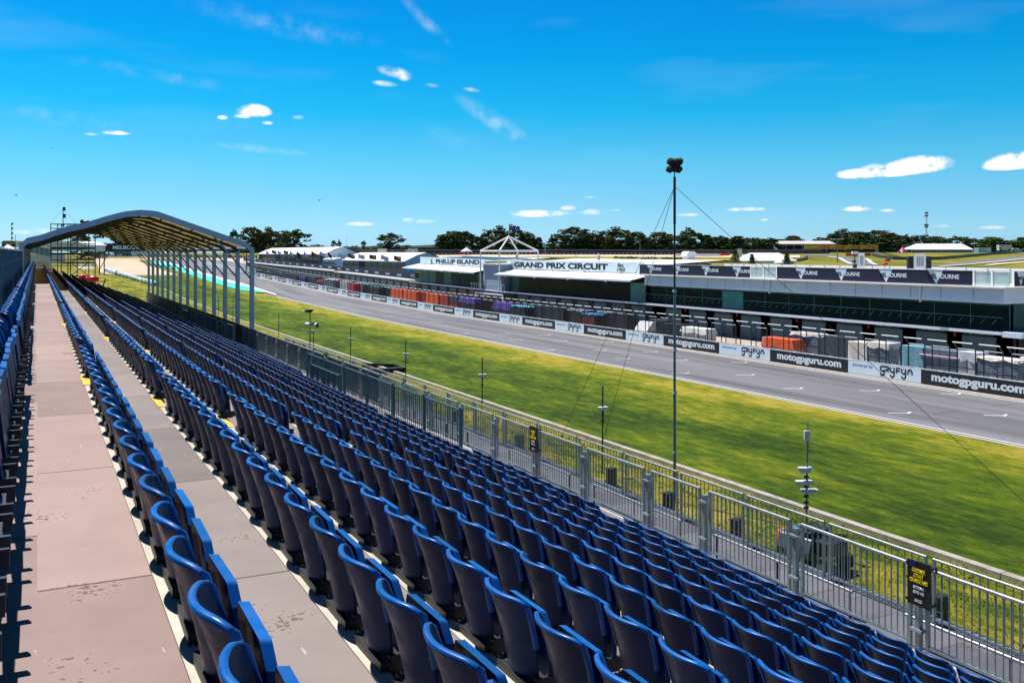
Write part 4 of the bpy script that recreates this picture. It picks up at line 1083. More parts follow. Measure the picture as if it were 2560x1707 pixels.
# ---- far garages with lettered navy band
def navy_band(root, y0, y1, step_, z0=4.0, z1=5.2, x=75.7, tw=1.9):
    b = MB(); seg(b, x, x+.15, y0, y1, z0, z1); o = b.build('navy_band', M_NAVY2, root)
    me = textmesh('MELBOURNE', 1, .02, 1, M_LETW, .004); y = y1-3
    while y > y0+2:
        place_text(me, o, x-.02, y, z0+.36+gb(y-1), tw*1.5, .52); y -= step_
    b = MB(); seg(b, x-.15, x+1.8, y0, y1, z0-.5, z0-.22); b.build('slab_edge', M_WHITE, root)
D = thing('pit_building', 'far row of pit garages under a navy lettered balcony band', 'building')
garages(D, 201.8, 262, 203.5, lambda y: M_DOOR2 if y < 206 else M_DOOR)
b = MB(); seg(b, DX+.3, 97, 201.8, 262, 0, 4.2); b.build('building_core', M_DKWALL, D)
navy_band(D, 201.8, 262, 8.2)
E_ = thing('pit_building', 'farthest dark pit garages with longer navy lettered band', 'building')
garages(E_, 262.5, 400, 264, lambda y: M_DOOR)
b = MB(); seg(b, DX+.3, 97, 262.5, 400, 0, 4.2); b.build('building_core', M_DKWALL, E_)
navy_band(E_, 262.5, 395, 9.5, 4.2, 5.35)

# ---- marquees on the garage roofs
def marquee(name, label, x0, x1, y0, y1, zb, ze, zr, panes, group=None, cat='marquee', wm=None, post=6.0):
    t = thing(name, label, cat, (x0, y0, zb), 0, group); W_, L_ = x1-x0, y1-y0; h, r = ze-zb, zr-zb
    b = MB(); xm = W_/2
    prof_ = [(-.25, h-.12), (0, h), (xm*.55, h+(r-h)*.66), (xm, r), (W_-xm*.55, h+(r-h)*.66), (W_, h), (W_+.25, h-.12)]
    b.grid([[(p[0], y, p[1]) for p in prof_] for y in np.linspace(-.1, L_+.1, 8)], 0, True)
    b.grid([[(p[0], y, p[1]-.06) for p in reversed(prof_)] for y in np.linspace(-.1, L_+.1, 8)], 0, False); b.build('roof', M_WHITE, t)
    for y in (0, L_):
        b = MB(); b.prism([(0, 0), (W_, 0), (W_, h), (xm, r-.05), (0, h)], 'y', y-.03, y+.03); b.build('gable', M_FASC, t)
    b = MB(); b.box(.02, .12, 0, L_, 0, h); b.box(W_-.12, W_-.02, 0, L_, 0, h); b.build('side_wall', wm or M_DKWALL, t)
    n = min(60, max(2, int(L_/post)))
    for i in range(n):
        a, c = L_*i/n, L_*(i+1)/n
        b = MB(); b.box(-.02, .015, a+.15, c-.15, .15, h-.3); w_ = b.build('window', panes(i), t)
        b = MB(); b.box(-.05, .0, a-.06, a+.06, 0, h); b.build('mullion', M_DKST, w_)
    b = MB(); b.box(-.3, -.05, -.1, L_+.1, h-.32, h-.1); b.build('gutter', M_FASC, t)
    return t
marquee('marquee', 'white marquee with brownish windows above the navy band', 84, 95.5, 226.8, 282, 4.4, 8.45, 10.6, lambda i: M_DKWALL if i == 6 else M_KHAKI, post=5.2)
marquee('marquee', 'longer white marquee with dark windows behind the row of flags', 84, 95.5, 301.6, 405, 6.0, 10.2, 12.5, lambda i: M_GLASS if i % 4 else M_DKWALL, post=7.5)
marquee('roof_cabin', 'pale blue cabin annex between the two marquees', 83, 90, 287, 300, 5.0, 8.6, 9.0, lambda i: M_BALU, cat='cabin', wm=M_FASC)
# flags
fx = [(225, 626), (275, 625), (325, 626), (378, 626), (430, 627), (490, 628), (553, 628), (617, 628.5), (688, 628.5), (760, 630), (852, 633), (935, 634), (1025, 635.5), (1120, 636.5), (1220, 637), (1332, 639)]
fx2 = [4, 8, 12, 16]
M_FLW = mat('white_flag', (.62, .60, .75), rough=.7, var=.15, scale=2); M_FLK = mat('black_flag', (.015, .013, .013), rough=.7); M_FLO = mat('orange_print', (.75, .33, .02), rough=.6)
for i, (zx, v) in enumerate(fx):
    u = 600+zx/3.459; X = 81.0; Y, z = Pc(u, X); zt = EYE-(v-VH)*z/F
    kb = i in (1, 3, 5, 7, 9, 11, 13, 15)
    t = thing('flag', '%s flag flying over the navy band, %s from the left' % ('black and orange' if kb else 'white', ordw(i+1)), 'flag', (X, Y, zt-3.0), 0, 'flags along the garage roofs')
    b = MB(); b.tube((0, 0, 0), (0, 0, 3.0), .05, 6); b.build('pole', M_LGREY, t)
    dr = [1.1, .4, 1.0, .3, 1.1, 1.2, 1.4, .9, .8, 1.3, .9, .5, .35, .2, .7, .3][i]
    w_ = 2.2 if dr < 1 else 1.6
    c_ = cloth(w_, 1.15, dr, M_FLK if kb else M_FLW, t, 2.95, ang=-.95+.1*(i % 3))
    if kb and dr < 1: cloth(w_*.9, .55, dr*.85, M_FLO, c_, 2.72, 'print', ang=-.95+.1*(i % 3)-.03, x0=w_*.35).location = (-.05, -.05, 0)

# ================================================================== PIT LANE EQUIPMENT
def drape(b, x0, x1, y0, y1, ztop, zhem, mi=0, amp=.05, ph=0):
    """cover lying over a box, skirt with folds"""
    n = 26; per = []
    for i in range(n):
        t_ = i/n*4; s_ = int(t_); f_ = t_-s_
        per.append([(x0+(x1-x0)*f_, y0), (x1, y0+(y1-y0)*f_), (x1-(x1-x0)*f_, y1), (x0, y1-(y1-y0)*f_)][s_])
    cx_, cy_ = (x0+x1)/2, (y0+y1)/2; rows = []
    for j, zz in enumerate(np.linspace(ztop, zhem, 5)):
        r = []
        for i, (x, y) in enumerate(per+per[:1]):
            i = i % n; k = j/4; o_ = 1+k*amp*(1.2+math.sin(i*2.1+ph)+.6*math.sin(i*4.3+ph))/max(.6, (x1-x0)/2)
            hz = zz+(k > .9)*.10*math.sin(i*1.7+ph)
            r.append((cx_+(x-cx_)*o_, cy_+(y-cy_)*o_, hz))
        rows.append(r)
    b.grid(rows, mi); top = [(x, y, ztop+.0) for x, y in per]; b.add(top+[(cx_, cy_, ztop+.05)], [(i, (i+1) % n, n) for i in range(n)], mi)
def crate(u0, u1, vt, X, body, cover, label, hem=.35, depth=1.5, cat='equipment box', name='equipment_box', extra=None):
    Ya, Yb = Yof(u1, X), Yof(u0, X); Ym = (Ya+Yb)/2; L_ = Yb-Ya; z_ = Pc((u0+u1)/2, X)[1]; g = terr(X, Ym)
    h = EYE-(vt-VH)*z_/F-g; h = max(.9, min(2.6, h))
    t = thing(name, label, cat, (X+depth/2, Ym, g), 0, 'covered equipment in the pit lane')
    b = MB(); b.box(-depth/2, depth/2, -L_/2, L_/2, .16, h-.03); o = b.build('body', body, t); bevel(o, .03, 2)
    b = MB()
    n = max(2, int(L_/1.3))
    for i in range(n+1): y = -L_/2+L_*i/n; b.box(-depth/2-.012, -depth/2, y-.03, y+.03, .2, h-.05)
    b.box(-depth/2-.014, -depth/2, -L_/2, L_/2, h*.5, h*.5+.04); b.build('frame_trim', M_DKST, t)
    for sx in (-1, 1):
        for sy in (-1, 1):
            w = MB(); w.tube((sx*(depth/2-.15), sy*(L_/2-.2)-.03, .08), (sx*(depth/2-.15), sy*(L_/2-.2)+.03, .08), .08, 8); w.build('castor', M_RUB, t)
    if cover is not None:
        b = MB(); drape(b, -depth/2-.03, depth/2+.03, -L_/2-.03, L_/2+.03, h, h-(h-.2)*hem, 0, .05, u0); b.build('cover', cover, t)
    return t
crate(1905, 1980, 846, 66.3, M_LGREY, M_ORNG, 'low grey trolley box under a bright orange cover', .55)
crate(1976, 2045, 833, 68.6, M_GREY, M_CREAM, 'tall grey cabinet with pale cloth top behind the orange cover', .12)
crate(2061, 2130, 843, 67.6, M_BLACK, M_DARKC, 'black box wrapped in dark crinkled plastic, near right of pit lane', .85)
crate(2119, 2166, 855, 66.0, M_CREAM, M_CREAM, 'narrow cream covered box left of a larger cream and grey box', .9)
crate(2167, 2222, 855, 66.0, M_GREY, M_CREAM, 'grey box with cream cloth top beside a narrow cream one', .2)
crate(2250, 2306, 862, 66.0, M_DARKC, M_BLUEC, 'box draped in crumpled light blue sheet', .8)
t = crate(2308, 2392, 869, 66.0, M_GREY, None, 'long open grey bench with pinkish roof edge tube')
b = MB(); b.tube((-.85, -1.9, 2.02), (-.85, 1.9, 2.02), .07, 8); b.build('roof_tube', mat('pink_grey_tube', (.55, .35, .50), rough=.4), t)
crate(2394, 2441, 878, 66.0, M_LGREY, M_LGREY, 'white box with side cloth left of the grey slatted one', .3)
crate(2443, 2546, 896, 65.6, M_GREY, M_CREAM, 'wide grey box with cream top and taped labels, far right', .08)
crate(2549, 2640, 890, 66.6, M_CREAM, M_CREAM, 'cream draped box cut by the right edge of the photo', .9)
crate(1703, 1764, 820, 67.0, M_LGREY, M_WHITE, 'white box with white cover and dark green flap', .35)
crate(1657, 1702, 809, 67.2, M_BLACK, None, 'black flight case left of the white box')
crate(1624, 1655, 799, 69.5, M_BLACK, M_DARKC, 'black case with thin grey lid behind the mast line', .1)
t = thing('timing_monitor', 'slanted grey glass monitor cover with green edge on pit wall stand', 'monitor stand', (66.2, (Yof(1625, 66)+Yof(1590, 66))/2, 0))
b = MB(); b.prism([(-.6, 1.0), (.7, 1.0), (.7, 2.1), (.3, 2.1)], 'y', -1.4, 1.4); b.build('housing', M_LGREY, t)
b = MB(); b.box(-.5, .6, -1.3, 1.3, .1, 1.0); b.build('base', M_BLACK, t)
b = MB(); b.add([(-.62, -1.42, 1.03), (-.56, -1.42, 1.03), (.36, -1.42, 2.13), (.30, -1.42, 2.13)], [(0, 1, 2, 3)]); b.build('green_edge', mat('green_edge', (.02, .35, .10)), t)
crate(1521, 1566, 783, 68.0, M_BLACK, None, 'large black flight case right of the red and blue stack')
crate(1490, 1519, 779, 69.0, M_BLACK, M_GREY, 'black case with grey lid between the stack and large case', .08)
t = crate(1455, 1488, 784, 66.6, M_BLACK, mat('bright_blue_lid', (.03, .18, .50), rough=.5), 'stack of red and black trays with bright blue lid', .06)
b = MB()
for i in range(5): b.box(-.78, -.74, -1.5, 1.5, .35+i*.32, .45+i*.32)
b.build('red_tray', M_RED, t)
crate(1413, 1452, 774, 68.0, M_BLACK, M_GREY, 'black cabinet with grey top left of the red stack', .06)
crate(1356, 1408, 766, 67.5, M_BLACK, None, 'long black cabinet near the podium opening')
crate(1277, 1311, 764, 66.5, M_BLACK, mat('sky_blue_lid', (.08, .33, .45), rough=.5), 'black case with sky blue lid', .06)
crate(1313, 1352, 761, 68.0, M_DARKC, None, 'dark covered case right of the sky blue lid')
crate(1232, 1274, 757, 67.5, M_BLACK, M_PURP, 'dark case with dull purple cover right of the violet one', .5)
crate(1147, 1186, 744, 66.6, M_BLACK, M_PURP, 'black case under a shiny violet cover', .35)
crate(1190, 1228, 750, 69.0, M_BLACK, None, 'plain black case just right of the violet cover')
crate(1065, 1096, 728, 66.6, M_ORNG, M_ORNG, 'bright orange covered box, nearest of the orange group', .9)
crate(1098, 1119, 731, 66.8, M_DORG, M_DORG, 'dark orange covered box right of the bright orange one', .9)
crate(1121, 1142, 735, 67.0, M_DORG, M_DARKC, 'brownish covered box at the right end of the orange group', .4)
crate(1043, 1063, 727, 67.6, M_ORNG, M_DORG, 'slim orange box between two larger orange ones', .7)
crate(1008, 1041, 724, 66.6, M_ORNG, M_ORNG, 'long orange covered box in the middle of the orange group', .9)
crate(977, 1006, 721, 66.8, M_ORNG, M_ORNG, 'orange covered box at the left end of the orange group', .9)
crate(948, 974, 714, 68.0, M_BLACK, M_BALU, 'dark box with pale teal top left of the orange group', .1)
crate(923, 946, 716, 66.6, M_BLACK, M_DARKC, 'black box with a faint orange panel', .2)
crate(900, 921, 707, 69.0, M_BLACK, M_BALU, 'dark box with narrow pale teal awning', .1)
crate(872, 886, 709, 66.8, M_RED, M_RED, 'red covered box beside pale grey boxes', .9)
crate(888, 898, 706, 68.0, M_LGREY, None, 'thin pale box between red and dark boxes')
crate(850, 868, 700, 67.0, M_LGREY, None, 'pale grey box in the middle of the far garages')
crate(836, 848, 699, 68.0, M_RED, None, 'small dark red box left of pale grey one')
crate(810, 834, 696, 66.8, M_GREY, M_LGREY, 'grey cabinet far down the pit lane', .1)
crate(791, 808, 700, 67.0, M_BLACK, M_RED, 'black box with red cover far down the pit lane', .4)
crate(748, 764, 690, 67.0, M_BLACK, M_PURP, 'black box with violet cover far down the pit lane', .4)
for i, (u0, u1, v) in enumerate([(640, 668, 676), (672, 700, 679), (704, 742, 683), (768, 788, 692)]):
    crate(u0, u1, v, 67.5, M_DARKC, M_DARKC, 'dark low case among far garages, %s from left' % ordw(i+1), .4)

# podium opening with rows of white chairs
t = thing('podium_frame', 'grey framed opening with rows of white chairs in front of tower', 'frame', (75.3, Yof(1222, 75.3), 0))
b = MB(); w_ = Yof(1186, 75.3)-Yof(1254, 75.3)
b.box(-.1, .1, -w_/2, w_/2, 2.7, 3.0); b.box(-.1, .1, -w_/2, -w_/2+.25, 0, 2.7); b.box(-.1, .1, w_/2-.25, w_/2, 0, 2.7); b.build('frame', M_FASC, t)
ch0 = None
for r in range(3):
    for i in range(9):
        loc = (72.2+r*.9, 153.2+i*1.02, .0); lab = 'small white chair before the podium, row %s, %s from right' % (['nearest', 'middle', 'rear'][r], ordw(i+1))
        if ch0 is None:
            ch0 = thing('chair', lab, 'chair', loc, 0, 'white chairs before the podium')
            b = MB(); b.box(-.25, .25, -.24, .24, .42, .47); b.build('seat', M_WHITE, ch0)
            b = MB(); b.box(.21, .25, -.24, .24, .47, .95); b.build('backrest', M_WHITE, ch0)
            for sx in (-.2, .2):
                for sy in (-.2, .2):
                    b = MB(); b.tube((sx, sy, 0), (sx, sy, .42), .02, 5); b.build('leg', M_WHITE, ch0)
        else: dup(ch0, loc, 0, lab)

# a marshal in orange standing by the wall
def person(loc, rz, label, shirt, trousers):
    t = thing('person', label, 'person', loc, rz)
    J = {'pel': (0, 0, .95), 'ch': (0, 0, 1.28), 'nk': (0, 0, 1.50), 'hd': (.01, 0, 1.68), 'sl': (0, .19, 1.43), 'el': (.03, .25, 1.16), 'hl': (.12, .24, .93), 'sr': (0, -.19, 1.43), 'er': (.02, -.25, 1.16), 'hr': (.10, -.24, .92), 'kl': (.02, .11, .50), 'al': (0, .12, .08), 'fl': (.15, .13, .04), 'kr': (.02, -.11, .50), 'ar': (0, -.12, .08), 'fr': (.15, -.13, .04)}
    E = [('pel', 'ch'), ('ch', 'nk'), ('nk', 'hd'), ('ch', 'sl'), ('sl', 'el'), ('el', 'hl'), ('ch', 'sr'), ('sr', 'er'), ('er', 'hr'), ('pel', 'kl'), ('kl', 'al'), ('al', 'fl'), ('pel', 'kr'), ('kr', 'ar'), ('ar', 'fr')]
    R_ = {'pel': .15, 'ch': .155, 'nk': .06, 'hd': .10, 'sl': .065, 'el': .05, 'hl': .04, 'sr': .065, 'er': .05, 'hr': .04, 'kl': .07, 'al': .045, 'fl': .04, 'kr': .07, 'ar': .045, 'fr': .04}
    ks = list(J); me = bpy.data.meshes.new('body'); me.from_pydata([J[k] for k in ks], [(ks.index(a), ks.index(c)) for a, c in E], [])
    o = link('body', me, t); sk = o.modifiers.new('skin', 'SKIN'); o.modifiers.new('sub', 'SUBSURF').levels = 1
    for i, k in enumerate(ks): me.skin_vertices[0].data[i].radius = (R_[k], R_[k])
    me.skin_vertices[0].data[0].use_root = True; me.materials.append(M_SKIN)
    b = MB(); b.tube((0, 0, .90), (0, 0, 1.48), .20, 12, 0, .17); b.ball((0, .19, 1.42), .09, .09, .09, 8, 6); b.ball((0, -.19, 1.42), .09, .09, .09, 8, 6)
    for s_ in (1, -1): b.tube((0, s_*.19, 1.43), (.03, s_*.25, 1.17), .078, 8, 0, .062)
    b.build('shirt', shirt, t)
    b = MB()
    for s_ in (1, -1): b.tube((0, s_*.09, .97), (.02, s_*.11, .50), .115, 8, 0, .085); b.tube((.02, s_*.11, .50), (0, s_*.12, .09), .085, 8, 0, .065)
    b.build('trousers', trousers, t)
    b = MB(); b.ball((-.015, 0, 1.74), .105, .10, .09, 10, 7); b.build('hair', M_BLACK, t)
    return t
person((65.2, Yof(1063.5, 65.2), terr(65, 118)), math.pi, 'person in orange shirt and dark trousers standing beside the orange covers', M_ORNG, M_BLACK)

# ================================================================== TALL MICROPHONE MAST
mx, my = 24.0, 32.3
t = thing('microphone_mast', 'tall slim mast with cluster of furry microphones on top and guy wires', 'mast', (mx, my, 0))
b = MB(); b.tube((0, 0, 0), (0, 0, 4.6), .065, 10); b.tube((0, 0, 4.6), (0, 0, 8.9), .055, 10); b.build('lower_pole', M_STEEL, t)
b = MB(); b.tube((0, 0, 8.9), (0, 0, 12.0), .042, 10); b.tube((0, 0, 11.7), (0, 0, 13.7), .055, 10); b.build('upper_pole', M_BLACK, t)
for z_ in (2.1, 4.6, 6.4, 8.9):
    b = MB(); b.tube((0, 0, z_-.05), (0, 0, z_+.05), .11, 8, 0, .07); b.build('collar', M_GALV, t)
for i in range(2):
    for j in range(3):
        b = MB(); a = math.radians(35+60*j); cx_, cy_ = .19*(j-1)*K_, -.19*(j-1)*S_
        P0 = Vector((cx_, cy_, 14.02+i*.29)); dd = Vector((math.sin(TH+.5*(j-1)), math.cos(TH+.5*(j-1)), 0))
        b.ball((P0.x+.04*(i-.5), P0.y, P0.z+.03*((j+i)%2)), .135, .20, .155, 14, 10, 0, .16); b.build('fur_windshield', M_FUR, t)
b = MB(); b.tube((0, 0, 13.7), (0, 0, 14.4), .025, 6); b.box(-.2, .2, -.02, .02, 14.14, 14.18); b.build('cluster_bracket', M_BLACK, t)
for (X, Y) in ((24.4, 43.2), (27.7, 43.8), (32.9, 20.9)):
    b = MB(); b.tube((0, 0, 13.3), (X-mx, Y-my, .1), .011, 5); w_ = b.build('guy_wire', M_BLACK, t)
    b = MB(); k = .93; b.tube(((X-mx)*k, (Y-my)*k, .1+13.2*(1-k)), ((X-mx)*(k+.02), (Y-my)*(k+.02), .1+13.2*(1-k-.02)), .04, 6); b.build('tensioner', M_BLACK, w_)
# camera poles in a row on the verge
def cam_pole(label, loc, top=4.15, camz=3.0):
    t = thing('camera_pole', label, 'camera pole', loc, 0, 'slim poles with small cameras along the verge')
    b = MB(); b.tube((0, 0, 0), (.02, 0, top), .035, 8); b.build('pole', M_BLACK, t)
    b = MB(); b.box(-.17, .23, -.08, .08, camz, camz+.15); o = b.build('camera', M_LGREY, t); bevel(o, .02, 2)
    b = MB(); b.box(-.22, .27, -.10, .10, camz+.152, camz+.175); b.build('sun_hood', M_FASC, t)
    b = MB(); b.tube((0, -.06, camz-.32), (.0, -.10, camz), .03, 6); b.box(-.06, .06, -.09, .03, camz-.52, camz-.42); b.build('mount', M_BLACK, t)
    return t
cps = [(1506, 968), (1205, 900), (1014, 857), (876, 828), (696.5, 775), (634, 730), (582, 738), (546, 740), (515, 730)]
pol = None
Ys = [Yof(u, 24.0) for u, v in cps]
for i, ((u, v), Y) in enumerate(zip(cps, Ys)):
    lab = 'slim black camera pole on the verge, %s from the right after the big one' % ordw(i+1)
    if pol is None: pol = cam_pole(lab, (24.0, Y, 0))
    else: dup(pol, (24.0, Y, 0), 0, lab, scale=(1, 1, {4: .93}.get(i, 1)))
# double pole with fuzzy microphone and horn
Y = Yof(775, 24.0); zc = Pc(778, 24.0)[1]
t = thing('microphone_stand', 'twin pole stand with furry microphone and grey drum camera on the verge', 'microphone stand', (24.0, Y, 0))
h_ = lambda v: EYE-(v-VH)*zc/F
b = MB(); b.tube((0, 0, 0), (0, 0, h_(782)), .05, 8); b.tube((.2, -.55, 0), (.2, -.55, h_(830)), .04, 8); b.build('pole', M_BLACK, t)
b = MB(); b.ball((-.1, .1, h_(778)), .45, .22, .17, 14, 9, 0, .1); b.build('fur_windshield', M_FUR, t)
b = MB(); b.tube((-.35, .25, h_(813)), (.55, -.75, h_(814)), .26, 12, 0, .28); b.build('drum_camera', M_LGREY, t)
b = MB(); b.tube((.55, -.75, h_(814)), (.60, -.80, h_(814)), .25, 12, 0, .12); b.build('lens', M_BLACK, t)
b = MB(); b.box(-.25, .45, -.15, .1, h_(834), h_(830)+.12); b.build('camera', M_LGREY, t)
# big camera pole with several cameras
Yb = Yof(2016, 24.0); zc = Pc(2016, 24.0)[1]
t = thing('camera_pole', 'large camera pole carrying three cameras and an antenna box, nearest the stand', 'camera pole', (24.0, Yb, 0), 0, 'slim poles with small cameras along the verge')
def HV(v): return EYE-(v-VH)*zc/F
b = MB(); b.tube((-.03, .0, 0), (.06, 0, HV(1075)), .035, 8); b.build('pole', M_STEEL, t)
b = MB(); b.tube((.07, 0, HV(1075)), (.075, 0, HV(1056)), .014, 6); b.build('antenna', M_BLACK, t)
for nme, v, dx, w, hh in (('camera', 1175, -.05, .40, .17), ('camera', 1207, -.08, .52, .13), ('camera', 1228, .10, .50, .11)):
    b = MB(); z_ = HV(v); M_ = Matrix.Rotation(-TH+.1, 4, 'Z'); b.box(-w/2+dx, w/2+dx, -.09, .09, z_-hh/2, z_+hh/2, M=M_); o = b.build(nme, M_LGREY, t); bevel(o, .02, 2)
    b = MB(); b.box(-w/2+dx-.04, w/2+dx+.04, -.11, .11, z_+hh/2, z_+hh/2+.02, M=M_); b.build('sun_hood', M_FASC, o)
b = MB(); b.box(-.08, .12, -.07, .07, HV(1102), HV(1076), M=Matrix.Rotation(-TH, 4, 'Z')); o = b.build('antenna_box', M_LGREY, t); bevel(o, .02, 2)
b = MB()
for v in (1192, 1216, 1240, 1255, 1268): b.box(-.07, .06, -.06, .06, HV(v)-.04, HV(v)+.04)
b.tube((.10, 0, HV(1108)), (.04, .05, HV(1230)), .012, 5); b.build('mount', M_BLACK, t)
# small off-road cart under it
M_CART = mat('cart_body', (.10, .15, .18), rough=.4, metal=.3, var=.2, scale=4)
t = thing('camera_cart', 'small grey and black equipment cart with orange end, behind the fences', 'cart', (23.2, 23.8, 0), .15)
b = MB(); b.prism([(-.6, .35), (-.7, .55), (-.55, 1.05), (.55, 1.15), (.65, .5), (.6, .35)], 'y', -.55, .75); o = b.build('body', M_CART, t); bevel(o, .06, 3)
b = MB(); b.prism([(-.45, .5), (-.3, 1.0), (.3, 1.0), (.45, .5)], 'y', .75, 1.02); o = b.build('orange_end', mat('cart_orange', (.62, .13, .01), rough=.5), t); bevel(o, .05, 3)
b = MB(); b.box(-.5, .5, -.5, .3, 1.12, 1.26); b.box(-.45, .45, -1.25, -.6, .6, 1.05); o = b.build('seat_box', M_BLACK, t); bevel(o, .04, 2)
b = MB(); b.tube((-.4, -.6, 1.05), (-.4, -.2, 1.45), .02, 6); b.tube((.4, -.6, 1.05), (.4, -.2, 1.45), .02, 6); b.tube((-.4, -.2, 1.45), (.4, -.2, 1.45), .02, 6); b.build('roll_bar', M_BLACK, t)
for sx in (-.62, .62):
    for y_ in (-1.0, .5):
        b = MB(); b.tube((sx-.11, y_, .30), (sx+.11, y_, .30), .30, 16); w_ = b.build('wheel', M_RUB, t)
        b = MB(); b.tube((sx-.12, y_, .30), (sx+.12, y_, .30), .13, 12); b.build('rim', M_GREY, w_)
# loudspeakers
sp0 = None
for i, (X, Y) in enumerate([(22.8, 18.3), (22.8, 26.9), (22.8, 31.1), (23.1, 35.8), (22.9, 44.5), (22.9, 53)]):
    lab = 'black loudspeaker cabinet on the verge behind barriers, %s from right' % ordw(i+1)
    if sp0 is None:
        sp0 = thing('loudspeaker', lab, 'loudspeaker', (X, Y, 0), 0, 'loudspeakers on the verge')
        b = MB(); b.box(-.18, .22, -.17, .17, .0, .82); o = b.build('cabinet', M_BLACK, sp0); bevel(o, .015, 2)
        for z_ in (.24, .56):
            b = MB(); b.tube((-.19, 0, z_), (-.182, 0, z_), .12, 14); b.build('grille', M_DKST, sp0)
        b = MB(); b.box(-.19, .23, -.18, .18, .40, .415); b.build('strap', M_GREY, sp0)
    else: dup(sp0, (X, Y, 0), .1*i, lab)
# low dark hoarding frame lying across the verge
t = thing('dark_barrier', 'low dark board frame standing across the yellow verge near kerb', 'barrier', (0, 0, 0))
b = MB()
p = [Pflat(905, 918), Pflat(985, 920), Pflat(1012, 930), Pflat(905, 936)]
for (q, r) in zip(p, p[1:]):
    a = math.atan2(r[1]-q[1], r[0]-q[0]); L_ = math.dist(q, r); b.box(0, L_, -.04, .04, 0, .38, M=Matrix.Translation((*q, 0)) @ Matrix.Rotation(a, 4, 'Z'))
b.build('boards', M_BOARD, t)
b = MB(); b.tube((*p[2], .42), (*p[3], .42), .04, 6); b.build('rail', M_GALV, t)

# ================================================================== GRASS TUFTS
tuft = MB()
for i in range(30000):
    y = 10+45*rng.random()**1.3; x = rng.uniform(12.45, 27.7)
    if rng.random() < .35: x = 12.45+abs(rng.normal(0, 1.2))
    h = rng.uniform(.04, .13)*(1.9 if x < 14 else 1); a = rng.uniform(0, 2*math.pi); w = rng.uniform(.012, .03); lx, ly = rng.normal(0, .04), rng.normal(0, .04)
    tuft.add([(x-w*math.cos(a), y-w*math.sin(a), .004), (x+w*math.cos(a), y+w*math.sin(a), .004), (x+lx, y+ly, h)], [(0, 1, 2)])
tag(tuft.build('grass_tufts', M_VERGE), 'tufts of dry yellow-green grass on the verge', 'grass', kind='stuff')

# ================================================================== TREES
def crown(kind, seed, nleaf, r=1.0):
    """leaf-sized faces grouped in clumps through the crown; unit height 1, unit width 1"""
    g = np.random.default_rng(seed); b = MB(); cl = []
    if kind == 'umbrella':
        for _ in range(40):
            a = g.uniform(0, 2*math.pi); rr = math.sqrt(g.uniform(0, 1))*.46; z = .62+.32*(1-(rr/.5)**2)+g.normal(0, .06)
            cl.append((rr*math.cos(a), rr*math.sin(a), z, g.uniform(.07, .12), .55))
        for _ in range(22):
            a = g.uniform(0, 2*math.pi); rr = g.uniform(.05, .42); cl.append((rr*math.cos(a), rr*math.sin(a), g.uniform(.22, .62), g.uniform(.06, .11), .6))
    elif kind == 'round':
        for _ in range(46):
            a = g.uniform(0, 2*math.pi); t_ = g.uniform(-.6, 1); rr = math.sqrt(max(0, 1-t_*t_))*.44*g.uniform(.5, 1); cl.append((rr*math.cos(a), rr*math.sin(a), .50+.44*t_, g.uniform(.08, .13), .75))
    elif kind == 'pine':
        for _ in range(50):
            z = g.uniform(.12, 1)**.8; a = g.uniform(0, 2*math.pi); rr = (.47*(1-z)**.55+.05)*g.uniform(.35, 1); cl.append((rr*math.cos(a), rr*math.sin(a), z*.95, g.uniform(.06, .11), .42))
    elif kind == 'bush':
        for _ in range(40):
            a = g.uniform(0, 2*math.pi); rr = math.sqrt(g.uniform(0, 1))*.46; cl.append((rr*math.cos(a), rr*math.sin(a), g.uniform(.1, .82)*math.sqrt(max(.05, 1-(rr/.52)**2)), g.uniform(.08, .14), .7))
    m = nleaf//len(cl)
    for (x, y, z, s, fl_) in cl:
        d = g.normal(0, 1, (m, 3)); d /= np.linalg.norm(d, axis=1)[:, None]; rad = s*g.uniform(.25, 1.05, (m, 1))**.6
        P = np.array([x, y, z])+d*rad*np.array([1.25, 1.25, fl_])
        for p in P:
            n_ = g.normal(0, 1, 3); n_ /= np.linalg.norm(n_); t1 = np.cross(n_, g.normal(0, 1, 3)); t1 /= np.linalg.norm(t1); t2 = np.cross(n_, t1); q = .024*g.uniform(.6, 1.5)*r
            b.add([tuple(p+t1*q), tuple(p+t2*q*.7), tuple(p-t1*q), tuple(p-t2*q*.7)], [(0, 1, 2, 3)])
    return b, cl
def trunkmesh(cl, seed, top=.62):
    g = np.random.default_rng(seed); b = MB(); b.tube((0, 0, -.12), (.01, .0, .30), .035, 7, 0, .026)
    for i, c in enumerate(cl[::3]):
        z0 = min(.30, c[2]*.6); m_ = (c[0]*.35, c[1]*.35, z0+(c[2]-z0)*.5); b.tube((.01, 0, z0*.85), m_, .016, 5, 0, .010); b.tube(m_, c[:3], .010, 5, 0, .004)
    return b
KINDS = {}
for kname, kind, seed, nl, m in (('umbrella_a', 'umbrella', 1, 2600, M_LF1), ('umbrella_b', 'umbrella', 2, 2600, M_LF1), ('umbrella_c', 'umbrella', 8, 2600, M_LF2), ('round_a', 'round', 3, 3000, M_LF2), ('round_b', 'round', 4, 3000, M_LF1), ('pine_a', 'pine', 5, 2800, M_LF2), ('pine_b', 'pine', 6, 2800, M_LF2), ('bush_a', 'bush', 7, 2200, M_LF3), ('bush_b', 'bush', 9, 2200, M_LF4), ('round_g', 'round', 10, 3000, M_LF3)):
    b, cl = crown(kind, seed, nl, 1.25); KINDS[kname] = (b.mesh('crown', m), trunkmesh(cl, seed).mesh('trunk', M_WOOD))
tree_n = {}
